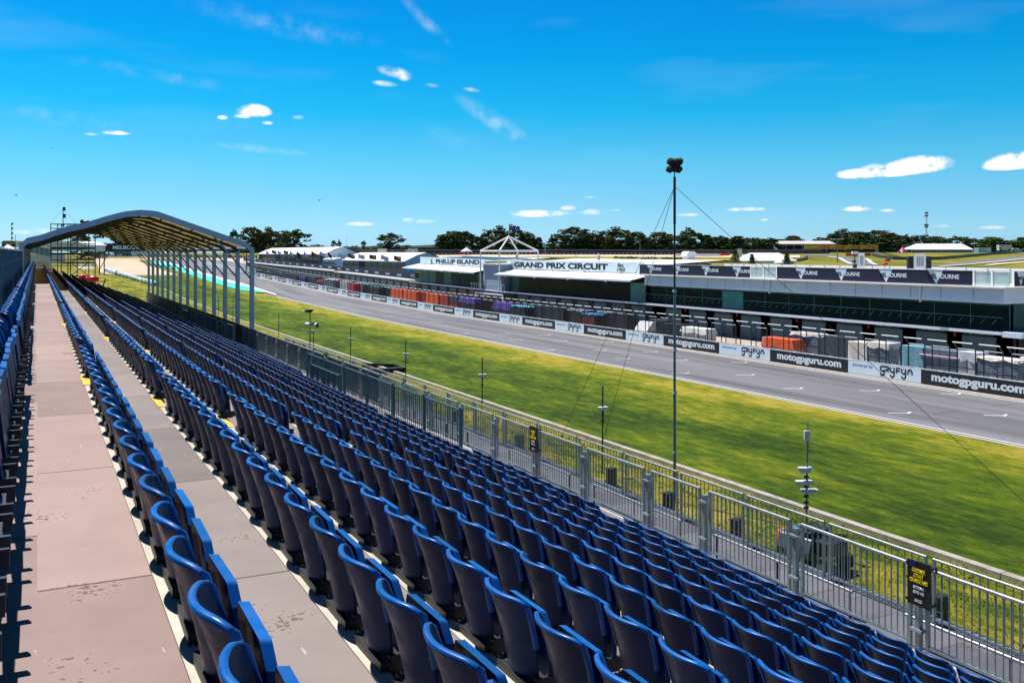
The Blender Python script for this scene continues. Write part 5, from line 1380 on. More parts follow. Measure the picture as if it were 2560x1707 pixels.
def tree(kn, u, vt, vb, wpx, z, label, group='trees on the skyline', cat='tree', name=None, rz=None, lift=0):
    X, Y, Zb = Pd(u, vb, z); g = terr(X, Y); Zt = EYE-(vt-VH)*z/F; h = Zt-g
    t = thing(name or {'u': 'cypress_tree', 'r': 'leafy_tree', 'p': 'pine_tree', 'b': 'bush'}[kn[0]], label, cat, (X, Y, g-.1), random.uniform(0, 6) if rz is None else rz, group)
    cm_, tm_ = KINDS[kn]; w = wpx*z/F
    for nme, me_ in (('crown', cm_), ('trunk', tm_)):
        o = link(nme, me_, t); o.scale = (w, w, h)
    return t
T_ = [  # kind, u, top v, base v, width px, depth, label
 ('umbrella_a', 632, 568, 616, 62, 560, 'large dark cypress, leftmost beyond the canopy column'),
 ('umbrella_b', 678, 574, 616, 62, 560, 'dark cypress in the middle of the left group of three'),
 ('umbrella_c', 735, 575, 617, 70, 550, 'cypress with open right branches, right of the left group'),
 ('round_b', 655, 584, 616, 50, 575, 'dense low tree filling the gap in left group'),
 ('round_a', 712, 586, 618, 46, 575, 'dark round tree at the back of the left group'),
 ('bush_b', 706, 604, 620, 30, 520, 'yellow-green bush under the left group of trees'),
 ('bush_a', 685, 608, 622, 50, 520, 'long green bush under the left cypress trees'),
 ('umbrella_c', 585, 575, 612, 22, 700, 'small tree just above the canopy end'),
 ('bush_a', 796, 604, 624, 44, 640, 'round dark bush right of the bare gap'),
 ('umbrella_a', 835, 601, 624, 13, 700, 'tiny thin tree between two dark bushes'),
 ('umbrella_b', 848, 602, 624, 10, 700, 'second tiny thin tree right of the first'),
 ('umbrella_c', 909, 602, 624, 12, 700, 'tiny lone tree above the far marquee'),
 ('bush_a', 880, 608, 626, 40, 640, 'dark rounded bush above the nearer marquee roof'),
 ('bush_b', 835, 612, 627, 52, 640, 'low olive bush behind the marquees'),
 ('bush_a', 930, 611, 628, 60, 640, 'low dark shrub strip left of the lone tree'),
 ('umbrella_a', 976, 583, 620, 60, 540, 'lone spreading cypress with pale branches'),
 ('bush_a', 1014, 605, 626, 30, 560, 'dense round bush right of the lone cypress'),
 ('bush_b', 1032, 612, 626, 34, 560, 'olive shrub next to the round bush'),
 ('round_a', 1128, 576, 632, 64, 500, 'dense dark tree, leftmost of the central group'),
 ('pine_b', 1105, 590, 632, 44, 500, 'layered pine at the left foot of the central group'),
 ('round_b', 1160, 578, 632, 60, 505, 'broad dark tree second in the central group'),
 ('pine_a', 1200, 588, 632, 44, 500, 'narrow pine between two central trees'),
 ('umbrella_b', 1243, 571, 632, 62, 500, 'tree with rusty orange crown left of the flag'),
 ('round_a', 1290, 574, 632, 80, 500, 'wide dark tree directly behind the tower frame'),
 ('round_b', 1318, 583, 632, 54, 505, 'rounded tree right of the tower frame'),
 ('pine_b', 1347, 592, 632, 30, 500, 'small pine right of the tower frame'),
 ('pine_a', 1383, 590, 632, 44, 500, 'layered pine left of the tall rusty tree'),
 ('umbrella_a', 1436, 568, 632, 76, 500, 'tall tree with rusty crown in the middle'),
 ('pine_b', 1415, 588, 632, 50, 495, 'pine under the tall rusty tree'),
 ('round_a', 1462, 586, 632, 50, 500, 'dark tree right of tall rusty one'),
 ('umbrella_b', 1530, 574, 632, 84, 500, 'broad flat crowned tree left of the wires'),
 ('round_b', 1515, 590, 632, 60, 495, 'dense tree beneath the broad flat crown'),
 ('umbrella_c', 1575, 577, 632, 60, 500, 'flat crowned tree joining the broad one'),
 ('pine_a', 1608, 588, 632, 50, 500, 'dark pine left of the guy wires'),
 ('umbrella_a', 1655, 580, 632, 60, 500, 'spreading tree behind the guy wires'),
 ('pine_b', 1665, 590, 632, 62, 495, 'dense pine just left of the mast'),
 ('umbrella_b', 1722, 575, 632, 50, 500, 'open crowned tree right behind the mast'),
 ('pine_a', 1712, 588, 632, 60, 495, 'dark pine behind the mast'),
 ('pine_b', 1765, 586, 632, 60, 500, 'dark pine, first right of the mast'),
 ('pine_a', 1805, 588, 632, 56, 500, 'dark pine, second right of the mast'),
 ('pine_b', 1845, 589, 632, 60, 500, 'dark pine, third right of the mast'),
 ('round_a', 1882, 593, 632, 62, 500, 'dark tree where the long guy wire crosses'),
 ('pine_a', 1925, 593, 632, 60, 500, 'dark pine left of the far covered stand'),
 ('round_b', 1985, 589, 630, 62, 560, 'rounded dark tree behind the far covered stand'),
 ('pine_b', 1950, 597, 632, 50, 520, 'low dark pine left of far covered stand roof'),
 ('umbrella_a', 2075, 590, 628, 70, 560, 'low spreading tree left of the light pole'),
 ('umbrella_b', 2112, 577, 626, 80, 560, 'big tree at the left of the hilltop wood'),
 ('round_a', 2150, 578, 626, 80, 560, 'dark tree in the hilltop wood behind yellow sign'),
 ('umbrella_a', 2190, 576, 626, 80, 560, 'broad rusty crown in the middle of hilltop wood'),
 ('round_b', 2225, 582, 626, 70, 560, 'rounded tree right of the broad rusty crown'),
 ('pine_a', 2130, 592, 628, 90, 545, 'dense pine in front of the hilltop wood'),
 ('pine_b', 2195, 594, 628, 90, 545, 'dense pine right behind the yellow sign'),
 ('pine_a', 2262, 585, 626, 50, 560, 'layered pine above the star tent'),
 ('round_a', 2300, 587, 628, 64, 560, 'dark tree left of the antenna tower'),
 ('round_b', 2340, 590, 628, 60, 560, 'dark tree right of the antenna tower'),
 ('pine_b', 2250, 600, 630, 60, 545, 'pine left of the hillside white marquee'),
 ('round_g', 2295, 604, 630, 50, 540, 'bright green rounded tree behind the star tent'),
 ('umbrella_c', 2395, 591, 628, 60, 570, 'spreading tree behind the hillside marquee'),
 ('umbrella_a', 2435, 596, 628, 50, 570, 'low tree right of the hillside marquee roof'),
 ('round_g', 2478, 591, 626, 76, 560, 'broad green tree right of hillside marquee'),
 ('round_g', 2520, 600, 626, 60, 560, 'green tree near the parked trucks'),
 ('round_g', 2560, 592, 624, 60, 560, 'green tree at the right edge of the photo'),
 ('bush_a', 1585, 629, 652, 110, 255, 'long bright green bush behind the pit roofs'),
 ('bush_a', 1660, 634, 654, 110, 255, 'right part of the green bush behind pit roofs'),
 ('bush_a', 1740, 641, 656, 60, 250, 'low dark green shrub beside the roof ventilator'),
 ('pine_a', 1625, 594, 632, 46, 508, 'dark pine filling the belt left of the wires'),
 ('round_b', 1785, 592, 632, 60, 508, 'dark rounded tree behind the first pines right of mast'),
 ('round_a', 1828, 594, 632, 60, 508, 'dark rounded tree between second and third pines right of mast'),
 ('pine_b', 1905, 596, 632, 50, 508, 'low dark pine under the long guy wire'),
 ('round_b', 1212, 596, 632, 40, 508, 'low dark tree between narrow pine and rusty crown'),
 ('round_a', 1490, 594, 632, 44, 508, 'low dark tree between tall rusty tree and broad crown'),
 ('umbrella_b', 300, 560, 640, 110, 600, 'big layered conifer seen under the canopy'),
 ('pine_a', 360, 575, 640, 120, 600, 'dark pine behind the bridge banner'),
 ('pine_b', 450, 585, 640, 130, 600, 'wide dark pine behind the track bridge'),
 ('round_b', 203, 584, 632, 50, 420, 'olive tree behind the scaffold tower'),
 ('bush_b', 238, 612, 636, 60, 430, 'yellowish shrub left of the bridge banner'),
 ('bush_b', 20, 601, 620, 40, 420, 'low shrub at the far left edge'),
]
for (kn, u, vt, vb, w, z, lab) in T_: tree(kn, u, vt, vb, w*(1.32 if 1080 < u < 1960 else 1.15), z, lab)
# Norfolk pines among the infield
def norfolk(u, vt, vb, z, w, label):
    X, Y, Zb = Pd(u, vb, z); g = terr(X, Y); h = EYE-(vt-VH)*z/F-g; t = thing('norfolk_pine', label, 'tree', (X, Y, g)); gg = np.random.default_rng(int(u))
    b = MB(); b.tube((0, 0, 0), (0, 0, h), .14, 6, 0, .03); b.build('trunk', M_WOOD, t)
    b = MB(); W_ = w*z/F/2
    for i in range(11):
        zz = h*(.12+.86*i/11); L_ = W_*(1-i/11.5)
        for j in range(6):
            a = j*math.pi/3+i*.5; e = Vector((math.cos(a)*L_, math.sin(a)*L_, L_*.22)); b.tube((0, 0, zz), Vector((0, 0, zz))+e, .05, 4, 0, .02)
            for q in range(14):
                p = Vector((0, 0, zz))+e*gg.uniform(.25, 1.05)+Vector(gg.normal(0, .12, 3)); n1 = Vector(gg.normal(0, .2, 3)); n2 = Vector(gg.normal(0, .1, 3)); b.add([tuple(p+n1), tuple(p+n2), tuple(p-n1)], [(0, 1, 2)])
    b.build('crown', M_LF2, t)
norfolk(1838, 622, 655, 260, 34, 'dark Norfolk pine beside the white banner in the infield')
norfolk(1880, 634, 655, 240, 30, 'thin Norfolk pine in front of the infield tent')
norfolk(1967, 632, 655, 250, 34, 'dark Norfolk pine right of the infield tent')
# distant low wooded hills
b = MB(); P = []
g3 = np.random.default_rng(3)
for u in np.linspace(560, 2700, 90):
    X, Y, Z = Pd(u, 640, 1500); zt = EYE+ (VH-(613 if u < 1300 else 608)+2.5*math.sin(u*.013)+1.5*math.sin(u*.041))*1500/F; X2, Y2, _ = Pd(u, 640, 1750)
    P.append([(X, Y, 0), (X, Y, zt*.8), ((X+X2)/2, (Y+Y2)/2, zt), (X2, Y2, 0)])
b.grid(P); struct('hills', b, mat('wooded_hill', (.018, .035, .03), rough=.95, var=.4, scale=.01))

# ================================================================== INFIELD AND FAR SIDE
def fence_run(name, label, pts, h, m, post_m, step, panel=True, cat='fence'):
    t = thing(name, label, cat, (0, 0, 0))
    b = MB(); q = MB(); r_ = MB()
    for (p, s_) in zip(pts, pts[1:]):
        p, s_ = Vector(p), Vector(s_); n = max(1, int((s_-p).length/step)); nrm = (s_-p).normalized()
        if panel: b.add([tuple(p), tuple(s_), tuple(s_+Vector((0, 0, h))), tuple(p+Vector((0, 0, h)))], [(0, 1, 2, 3)])
        for i in range(n): c_ = p+(s_-p)*i/n; q.tube(c_, c_+Vector((0, 0, h+.1)), .09, 4, sm=False)
        r_.tube(p+Vector((0, 0, h)), s_+Vector((0, 0, h)), .07, 4)
    if panel:
        o = b.build('mesh_screen', m, t); md = o.modifiers.new('thick', 'SOLIDIFY'); md.thickness = .06
    q.build('posts', post_m, t); r_.build('top_rail', post_m, t)
    return t
M_PFEN = mat('mauve_screen', (.10, .075, .10), rough=.8, var=.3, scale=.2)
pts = [Pd(u, v, 430) for u, v in ((888, 634), (1100, 634.5), (1330, 634), (1530, 634.5), (1800, 634.5), (2055, 634))]
fence_run('screened_fence', 'long mauve screened fence along the far side of infield', pts, 1.75, M_PFEN, M_GREY, 9)
tw = None
t = thing('tyre_wall', 'long low black tyre wall with white marks under the far fence', 'tyre wall', (0, 0, 0))
b = MB(); w_ = MB()
P0, P1 = Vector(Pd(1070, 638, 426)), Vector(Pd(1700, 638, 426)); n = 120
for i in range(n):
    c_ = P0+(P1-P0)*i/n; b.ball((c_.x, c_.y, c_.z+.5), .5, .5, .5, 6, 4)
    if i % 2: w_.ball((c_.x-.3, c_.y-.3, c_.z+.75), .26, .26, .13, 5, 3)
b.build('tyres', M_RUB, t); w_.build('white_marks', M_WHITE, t)
def place_box(name, label, cat, u0, u1, vt, vb, z, m, depth=3, group=None, roof=None, windows=0, wm=None):
    X0, Y0_, Zb = Pd(u0, vb, z); X1, Y1_, _ = Pd(u1, vb, z); Zt = EYE-(vt-VH)*z/F; w = math.hypot(X1-X0, Y1_-Y0_)
    t = thing(name, label, cat, ((X0+X1)/2, (Y0_+Y1_)/2, Zb-.3), -TH, group); h = Zt-Zb+.3
    b = MB(); b.box(-w/2, w/2, 0, depth, 0, h if roof is None else h*.62); b.build('body', m, t)
    if roof is not None:
        b = MB(); hh = h*.62; b.prism([(-w/2-.3, hh), (-w/2*.72, h), (w/2*.72, h), (w/2+.3, hh)], 'y', -.3, depth+.3); b.build('roof', roof, t)
    for i in range(windows):
        a = -w/2+w*(i+.12)/windows; b = MB(); b.box(a, a+w/windows*.76, -.06, -.01, h*.12, h*.52); b.build('window', wm or M_GLASS, t)
    return t
place_box('box_trailer', 'plain white box trailer by the mauve fence, left one', 'trailer', 944, 966, 622, 630, 428, M_WHITE)
t = place_box('truck', 'white truck with long box body parked by the mauve fence', 'truck', 1020, 1043, 622, 631, 426, M_WHITE)
b = MB(); b.box(-3.6, -2.2, 0, 2.4, .2, 1.5); o = b.build('cab', M_WHITE, t)
b = MB(); b.box(-3.63, -3.0, -.03, -.0, .8, 1.3); b.build('windscreen', M_GLASS, o)
for x in (-3, -1.2, 1.4): b = MB(); b.tube((x, -.05, .35), (x, .25, .35), .4, 10); b.build('wheel', M_RUB, t)
t = thing('peaked_tent', 'tiny white peaked tent in front of the mauve fence', 'tent', Pd(1166, 636, 415), 0)
b = MB(); P = [(-2, -2, 1.3), (2, -2, 1.3), (2, 2, 1.3), (-2, 2, 1.3), (0, 0, 3.1)]; b.add(P, [(0, 1, 4), (1, 2, 4), (2, 3, 4), (3, 0, 4)]); b.build('roof', M_WHITE, t)
b = MB()
for x in (-1.95, 1.95):
    for y in (-1.95, 1.95): b.tube((x, y, -.3), (x, y, 1.3), .07, 5)
b.build('poles', M_WHITE, t)
place_box('red_barrier', 'small red and white barrier blocks left of the tower', 'barrier', 1146, 1162, 631.5, 635.5, 414, M_RED, 1)
place_box('red_barrier', 'red and white barrier near the white infield banner', 'barrier', 1802, 1824, 633, 637, 400, M_RED, 1)
place_box('screen_wall', 'long pale low wall right of the mast in the infield', 'wall', 1690, 1806, 634, 638, 402, M_WHITE, .5)
place_box('banner', 'tall white banner in the infield beside Norfolk pine', 'banner', 1845, 1855, 622, 640, 300, M_WHITE, .2)
# infield white tent roofs
def far_marquee(label, u0, ur0, ur1, u1, vt, ve, vb, z, depth, windows=0, group='white marquees in the infield', wm=None):
    w = (u1-u0)*z/F; X, Y, Zb = Pd((u0+u1)/2, vb, z); ze, zt = EYE-(ve-VH)*z/F-Zb, EYE-(vt-VH)*z/F-Zb
    t = thing('marquee', label, 'marquee', (X, Y, Zb), -TH, group); f = lambda u: (u-(u0+u1)/2)*z/F
    R0, R1 = (f(ur0), depth/2, zt), (f(ur1), depth/2, zt)
    b = MB(); c = [(-w/2-.2, -.2, ze), (w/2*.86, -.2, ze), (w/2+.2, depth, ze), (-w/2-.2, depth, ze)]
    b.add([c[0], c[1], R1, R0], [(0, 1, 2, 3)]); b.add([c[3], c[2], R1, R0], [(0, 3, 2, 1)]); b.build('roof', M_WHITE, t)
    b = MB(); b.add([c[1], c[2], R1], [(0, 1, 2)]); b.add([c[0], c[3], R0], [(0, 2, 1)]); b.box(-w/2, w/2*.85, 0, .1, 0, ze); b.add([(w/2*.85, 0, 0), (w/2, depth, 0), (w/2, depth, ze), (w/2*.85, 0, ze)], [(0, 1, 2, 3)]); b.build('walls', M_FASC, t)
    for i in range(windows):
        a = -w/2+w*.9*i/windows; b = MB(); b.box(a+.12, a+w*.9/windows-.12, -.08, -.02, .1, ze-.5); b.build('window', M_NAVY2, t)
    return t
far_marquee('long white marquee with dark windows on the right hillside', 2279, 2305, 2420, 2446, 609, 623.5, 632.5, 520, 14, 24)
far_marquee('white tent roof rising behind the terrace left of light pole', 1862, 1885, 1960, 2002, 632, 652, 658, 300, 12)
far_marquee('small white peaked tent right of the infield tent', 1943, 1950, 1953, 1964, 649, 657, 660, 250, 3)
place_box('site_office', 'low grey cabin right of the hillside marquee', 'cabin', 2446, 2478, 619, 631, 540, M_BALU, 5)
for i, (u0, u1, vt, vb, m_, lab) in enumerate([(2498, 2530, 612, 625, M_LGREY, 'grey truck body on the right hillside'), (2534, 2545, 620, 627, M_WHITE, 'small white van on the right hillside'), (2548, 2562, 621, 627, M_BLUEC, 'light blue container at the right edge')]):
    t = place_box('parked_truck', lab, 'vehicle', u0, u1, vt, vb, 540, m_, 3); L_ = (u1-u0)*540/F
    for k in (-.35, .3): b = MB(); b.tube((L_*k, -.1, .4), (L_*k, .3, .4), .5, 10); b.build('wheel', M_RUB, t)
    b = MB(); b.box(-L_/2+.2, -L_/2+1.0, -.05, -.01, 1.2, 1.8); b.build('window', M_GLASS, t)
place_box('orange_barrier', 'short orange and white barrier on the infield slope', 'barrier', 2214, 2226, 647.5, 651, 300, M_ORNG, 1)
place_box('orange_hoarding', 'long orange and yellow hoarding along the infield track bend', 'barrier', 2115, 2177, 632.5, 638, 372, M_ORNG, .5)
place_box('small_vehicle', 'tiny white vehicle on the dark hillside barrier', 'vehicle', 2441, 2449, 634, 638, 420, M_WHITE, 1)
b_ = MB()
t = thing('star_tent', 'small star-shaped tent striped purple, orange and red on hillside', 'tent', Pd(2257, 634, 470))
P = []; n = 10
b = MB(); mm = []
for i in range(n):
    a0, a1 = 2*math.pi*i/n, 2*math.pi*(i+1)/n; r0, r1 = (3.4, 1.9) if i % 2 == 0 else (1.9, 3.4); z0, z1 = (.1, 1.4) if i % 2 == 0 else (1.4, .1)
    prev = None
    for (k0, k1, mi_) in ((0, .33, 0), (.33, .55, 1), (.55, .75, 2), (.75, 1, 0)):
        def pp(a, r, zb_, k): return (r*k**1.35*math.cos(a), r*k**1.35*math.sin(a), 3.8+(zb_-3.8)*k)
        b.add([pp(a0, r0, z0, max(k0, .001)), pp(a1, r1, z1, max(k0, .001)), pp(a1, r1, z1, k1), pp(a0, r0, z0, k1)], [(0, 1, 2, 3)], mi_)
b.build('canopy', [M_PURP, M_ORNG, M_RED], t)
b = MB(); b.tube((0, 0, -.2), (0, 0, 4.2), .08, 6); b.build('pole', M_BLACK, t)
# covered stand and yellow lettered bridge on the hill
z = 500; X, Y, Zb = Pd(2016, 634, z); t = thing('covered_stand', 'far covered grandstand with pale overhanging roof beside yellow sign', 'grandstand', (X, Y, Zb-.3), -TH)
w = 145*z/F
b = MB(); b.prism([(-1, 5.0), (9.5, 6.9), (9.5, 7.15), (-1, 5.5)], 'x', -w/2, w/2)
b.build('roof', mat('pinkish_roof', (.55, .50, .50), rough=.6), t)
b = MB(); b.prism([(0, 0), (0, 1.0), (9, 4.4), (9, 0)], 'x', -w/2+.5, w/2-3); b.build('seating', mat('blue_grey_seating', (.10, .17, .24), rough=.7, var=.3, scale=1.5), t)
for i in range(8): b = MB(); x = -w/2+.4+(w-.8)*i/7; b.tube((x, .2, 0), (x, .2, 5.2), .14, 6); b.build('post', M_LGREY, t)
b = MB(); b.box(-w/2+.5, w/2-3, 8.9, 9.1, 3.8, 6.8); b.build('back_wall', M_GREY, t)
z = 470; X, Y, Zb = Pd(2103, 634, z); t = thing('sign_bridge', 'long yellow sign bridge with red DHL lettering on the hill', 'sign', (X, Y, Zb), -TH); w = 184*z/F
b = MB(); zt, zb_ = (634-613)*z/F, (634-622.5)*z/F; b.box(-w/2, w/2, -.15, .15, zb_, zt); o = b.build('signboard', M_DHL, t)
for k in range(4):
    u = (2062.5, 2100, 2137.5, 2175)[k]; me = textmesh('DHL', 1, .035, 1, mat('red_lettering', (.50, .01, .015), rough=.5), .01, .45, 'CENTER'); l_ = link('lettering', me, o)
    l_.matrix_local = Matrix.Translation(((u-2103)*z/F, -.17, zb_+.38)) @ Matrix.Rotation(math.radians(90), 4, 'X') @ Matrix.Diagonal((2.5, 1.75, 1, 1))
    b = MB()
    for q in range(3): b.box((u-2103)*z/F-3.6, (u-2103)*z/F-1.7, -.18, -.16, zb_+.55+q*.22, zb_+.62+q*.22); b.box((u-2103)*z/F+2.0, (u-2103)*z/F+3.6, -.18, -.16, zb_+.55+q*.22, zb_+.62+q*.22)
    b.build('stripes', mat('red_lettering', (.5, .01, .015)), o)
for x in (-w/2, -w/2+1, w/2-1, w/2): b = MB(); b.tube((x, 0, -.3), (x, 0, zb_+.1), .16, 6); b.build('leg', M_LGREY, t)
# dark kerbside barrier curving across the hill
def ribbon(name, label, pl, h, m, cat='barrier'):
    P = [Vector(G(*p)) for p in densify(pl, 8)]; t = thing(name, label, cat, (0, 0, 0)); b = MB()
    for p, q in zip(P, P[1:]):
        d = (q-p); n_ = Vector((-d.y, d.x, 0)).normalized()*.3; Z = Vector((0, 0, h)); b.add([tuple(p-n_), tuple(p+n_), tuple(q+n_), tuple(q-n_), tuple(p-n_+Z), tuple(p+n_+Z), tuple(q+n_+Z), tuple(q-n_+Z)], [(0, 1, 5, 4), (2, 3, 7, 6), (3, 0, 4, 7), (1, 2, 6, 5), (4, 5, 6, 7)])
    b.build('rail', m, t)
    return t
ribbon('guard_rail', 'long dark guard rail sweeping across the right hillside', [(2180, 639), (2200, 644), (2235, 649.5), (2290, 650.5), (2350, 649), (2420, 643), (2480, 637), (2560, 631)], 1.1, M_DKST)
ribbon('guard_rail', 'short dark rail on the left of the infield bend', [(1995, 654), (2012, 650), (2018, 645)], .9, M_DKST)
t = thing('picket_fence', 'line of small dark posts on the yellow hillside', 'fence', (0, 0, 0)); b = MB()
for i in range(22):
    k = i/21; X, Y, Z = G(2200+48*k, 634+12*k); b.tube((X, Y, Z), (X, Y, Z+1.0), .12, 5)
b.build('posts', M_DKST, t)
# light pole, antenna tower
def pole_at(name, label, u, vt, vb, z, r, m, cat, lamps=0, parts=None):
    X, Y, Zb = Pd(u, vb, z); h = EYE-(vt-VH)*z/F-Zb; t = thing(name, label, cat, (X, Y, Zb), -TH); b = MB(); b.tube((0, 0, -2), (0, 0, h), r, 8, 0, r*.7); b.build('pole', m, t)
    for i in range(lamps):
        b = MB(); x = (-1, 1)[i % 2]*r*7; b.box(x-r*5, x+r*5, -.3, .3, h-.1, h+.15); b.build('lamp_head', M_WHITE, t)
    return t, h
t, h = pole_at('light_pole', 'grey light pole with two lamp heads in front of the yellow sign', 2093.5, 598, 662, 300, .17, M_GREY, 'light pole', 2)
t, h = pole_at('antenna_tower', 'thin lattice antenna tower above the hilltop wood', 2316, 540, 605, 620, .12, M_LGREY, 'antenna tower')
b = MB()
for i in range(3):
    a = i*2.09; b.tube((.7*math.cos(a), .7*math.sin(a), -3), (.35*math.cos(a), .35*math.sin(a), h), .09, 5)
for k in range(9):
    z0 = h*k/9; b.tube((.6, 0, z0), (-.3, .5, z0+1.8), .05, 4); b.tube((-.3, -.5, z0), (-.3, .5, z0+1.8), .05, 4)
b.build('lattice', M_LGREY, t)
for q, (zz, w_) in enumerate(((.10, 1.5), (.22, 1.3), (.55, 1.0), (.62, 1.4), (.98, 1.2), (1.08, 1.0))):
    b = MB(); b.box(-w_, w_, -.3, .3, h*zz, h*zz+1.0); b.build('antenna_panel', M_RED if q == 4 else M_DKST, t)
for x, hh in ((0, 6.0), (.8, 3.6), (-.7, 2.5), (1.1, 2.2)): b = MB(); b.tube((x, 0, h-.5), (x, 0, h+hh), .06, 5); b.build('whip', M_LGREY, t)
for (u, vt, z, lab) in ((867, 593, 620, 'slim pale pole above the marquees'), (1363, 602, 420, 'thin pole right of the tower frame'), (1440, 637, 200, 'short aerial on the white pit roof'), (2436, 592, 560, 'thin white flagpole beside the hillside marquee'), (1600, 596, 440, 'pale pole in the dark central trees')):
    pole_at('thin_pole', lab, u, vt, 640 if z < 600 else 625, z, .10, M_LGREY, 'pole')
# roof furniture on the pit building
t = thing('roof_ventilator', 'white boxy roof ventilator above the navy terrace panels', 'ventilator', Pd(1722, 652, 150))
b = MB(); b.box(-.7, .7, -.7, .7, 0, .75); b.build('base', M_ROOFW, t)
b = MB(); b.prism([(-1, .7), (-.9, 1.2), (-.5, 1.5), (.5, 1.5), (.9, 1.2), (1, .7)], 'y', -.8, .8); b.build('cowl', M_WHITE, t)
def roofbanner(label, X, Y, w, h, zb, group='white roof banners'):
    t = thing('roof_banner', label, 'banner', (X, Y, zb), 0, group); b = MB(); b.box(-.02, .02, -w/2, w/2, 0, h); o = b.build('banner', M_WHITE, t)
    b = MB()
    for i in range(4): b.box(-.03, -.021, -w*.3+i*w*.16, -w*.3+i*w*.16+w*.07, h*.18, h*.82)
    b.build('blue_print', mat('blue_print', (.10, .16, .30), rough=.5), o)
    b = MB(); b.tube((0, w/2+.04, -.2), (0, w/2+.04, h+.1), .03, 5); b.build('pole', M_LGREY, t)
    return t
X, Y, Z = Pd(2300, 668, 88); roofbanner('white banner with blue print between two black roof boxes', X, Y, 1.3, 1.35, 9.05)
for (u0, u1, lab) in ((2272, 2285, 'black box on the terrace left of white banner'), (2312, 2329, 'black box on the terrace right of white banner')):
    X, Y, Z = Pd((u0+u1)/2, 668, 89.5); t = thing('roof_box', lab, 'loudspeaker', (X, Y, 9.0), -TH); w = (u1-u0)*89.5/F
    b = MB(); b.box(-w/2, w/2, 0, .5, 0, 1.15); o = b.build('cabinet', M_BLACK, t); bevel(o, .02)
    b = MB(); b.box(-w/2+.05, w/2-.05, -.02, -.005, .1, 1.05); b.build('grille', M_DKST, t)
X, Y, Z = Pd(2154, 670, 100); roofbanner('narrower white banner beside the roof camera', X, Y, .8, 1.6, 8.9)
X, Y, Z = Pd(2137, 670, 99); t = thing('roof_camera', 'white broadcast camera on a dark stand on the roof terrace', 'camera', (X, Y, 8.6), -TH)
b = MB(); b.box(-.3, .35, -.15, .15, 1.75, 2.05); b.build('camera', M_WHITE, t)
b = MB(); b.tube((0, 0, 0), (0, 0, 1.75), .06, 6); b.box(-.2, .2, -.1, .1, .3, .6); b.box(-.25, .1, -.1, .1, .9, 1.1); b.build('stand', M_DKST, t)
t = thing('red_parasol', 'small dark red parasol on the roof terrace', 'parasol', Pd(2212, 669, 96), 0)
b = MB(); b.ball((0, 0, .35), .36, .36, .16, 12, 6); b.build('canopy', M_RED, t); b = MB(); b.tube((0, 0, -1), (0, 0, .6), .03, 5); b.build('pole', M_BLACK, t)
for (u, lab) in ((1293, 'small satellite dish left end of the long sign'), (1498, 'small satellite dish above the long sign')):
    X = 78.6; Y, zz = Pc(u, X); t = thing('satellite_dish', lab, 'satellite dish', (X, Y, 9.1)); b = MB(); b.tube((0, 0, 0), (0, 0, .6), .05, 5); b.build('pole', M_LGREY, t); b = MB(); b.ball((-.1, 0, .75), .12, .5, .5, 12, 8); b.build('dish', M_LGREY, t)

# ================================================================== LEFT BACKGROUND
br = thing('bridge_banner', 'long black banner bridge with white MELBOURNE lettering across the track', 'sign', (17.7, 330, 0))
Lb = 48.2
b = MB(); b.box(0, Lb, -.3, .3, 11.0, 13.5); o = b.build('banner', M_BOARD, br)
for x in (4.1, 4.1+27.5):
    l_ = link('lettering', textmesh('MELBOURNE', 1, .035, 1, M_LETW, .01), o); lo, hi = bbox(l_.data); l_.matrix_local = Matrix.Translation((x, -.34, 11.62)) @ Matrix.Rotation(math.radians(90), 4, 'X') @ Matrix.Diagonal((10.2/(hi[0]-lo[0]), 1.25/(hi[1]-lo[1]), 1, 1)) @ Matrix.Translation((-lo[0], -lo[1], 0))
for x in (.2, 1.6, Lb-1.6, Lb-.2): b = MB(); b.tube((x, 0, terr(17.7+x, 330)-.5), (x, 0, 11.2), .18, 6); b.build('leg', M_DKST, br)
b = MB(); b.tube((.2, 0, 5), (3.2, 0, 11), .12, 5); b.tube((Lb-.2, 0, 5), (Lb-3.2, 0, 11), .12, 5); b.build('brace', M_DKST, br)
# scaffold camera tower
z = 131; X0, Y0_, _ = Pd(127, 690, z)
t = thing('scaffold_tower', 'tall dark scaffold camera tower with mast beyond the canopy', 'scaffold tower', (X0, Y0_, 0), -TH)
W1, W2 = 5.25*25/95*2, 5.3; W1 = 1.45; W2 = 5.3; HT = EYE+(VH-560)*z/F
for x in (0, W1*1.0, 2.75, W2):
    for y in (0, 2.0): b = MB(); b.tube((x, y, 0), (x, y, (HT if x < 3 else EYE+(VH-575)*z/F)), .07, 6); b.build('standard', M_DKST, t)
for zz in (EYE+(VH-v)*z/F for v in (560, 571, 610, 622, 636, 650, 664, 690)):
    b = MB(); x1 = W2 if zz > 0 else 3
    b.tube((0, 0, zz), (x1, 0, zz), .06, 5); b.tube((0, 2, zz), (x1, 2, zz), .06, 5); b.tube((0, 0, zz), (0, 2, zz), .06, 5); b.tube((x1, 0, zz), (x1, 2, zz), .06, 5); b.build('ledger', M_DKST, t)
for v in (622, 636, 659): b = MB(); zz = EYE+(VH-v)*z/F; b.box(0 if v < 650 else 1.6, W2, 0, 2, zz, zz+.22); b.build('platform', M_DKST, t)
b = MB()
zs_ = [EYE+(VH-v)*z/F for v in (592, 612, 636, 656, 690)]
for a, c in zip(zs_, zs_[1:]): b.tube((2.75, 0, a), (W2, 0, c), .045, 5); b.tube((W2, 0, a), (2.75, 0, c), .045, 5)
b.build('braces', M_DKST, t)
b = MB(); b.tube((1.7, 0, HT-1), (1.7, 0, EYE+(VH-518)*z/F), .06, 6); b.build('mast', M_DKST, t)
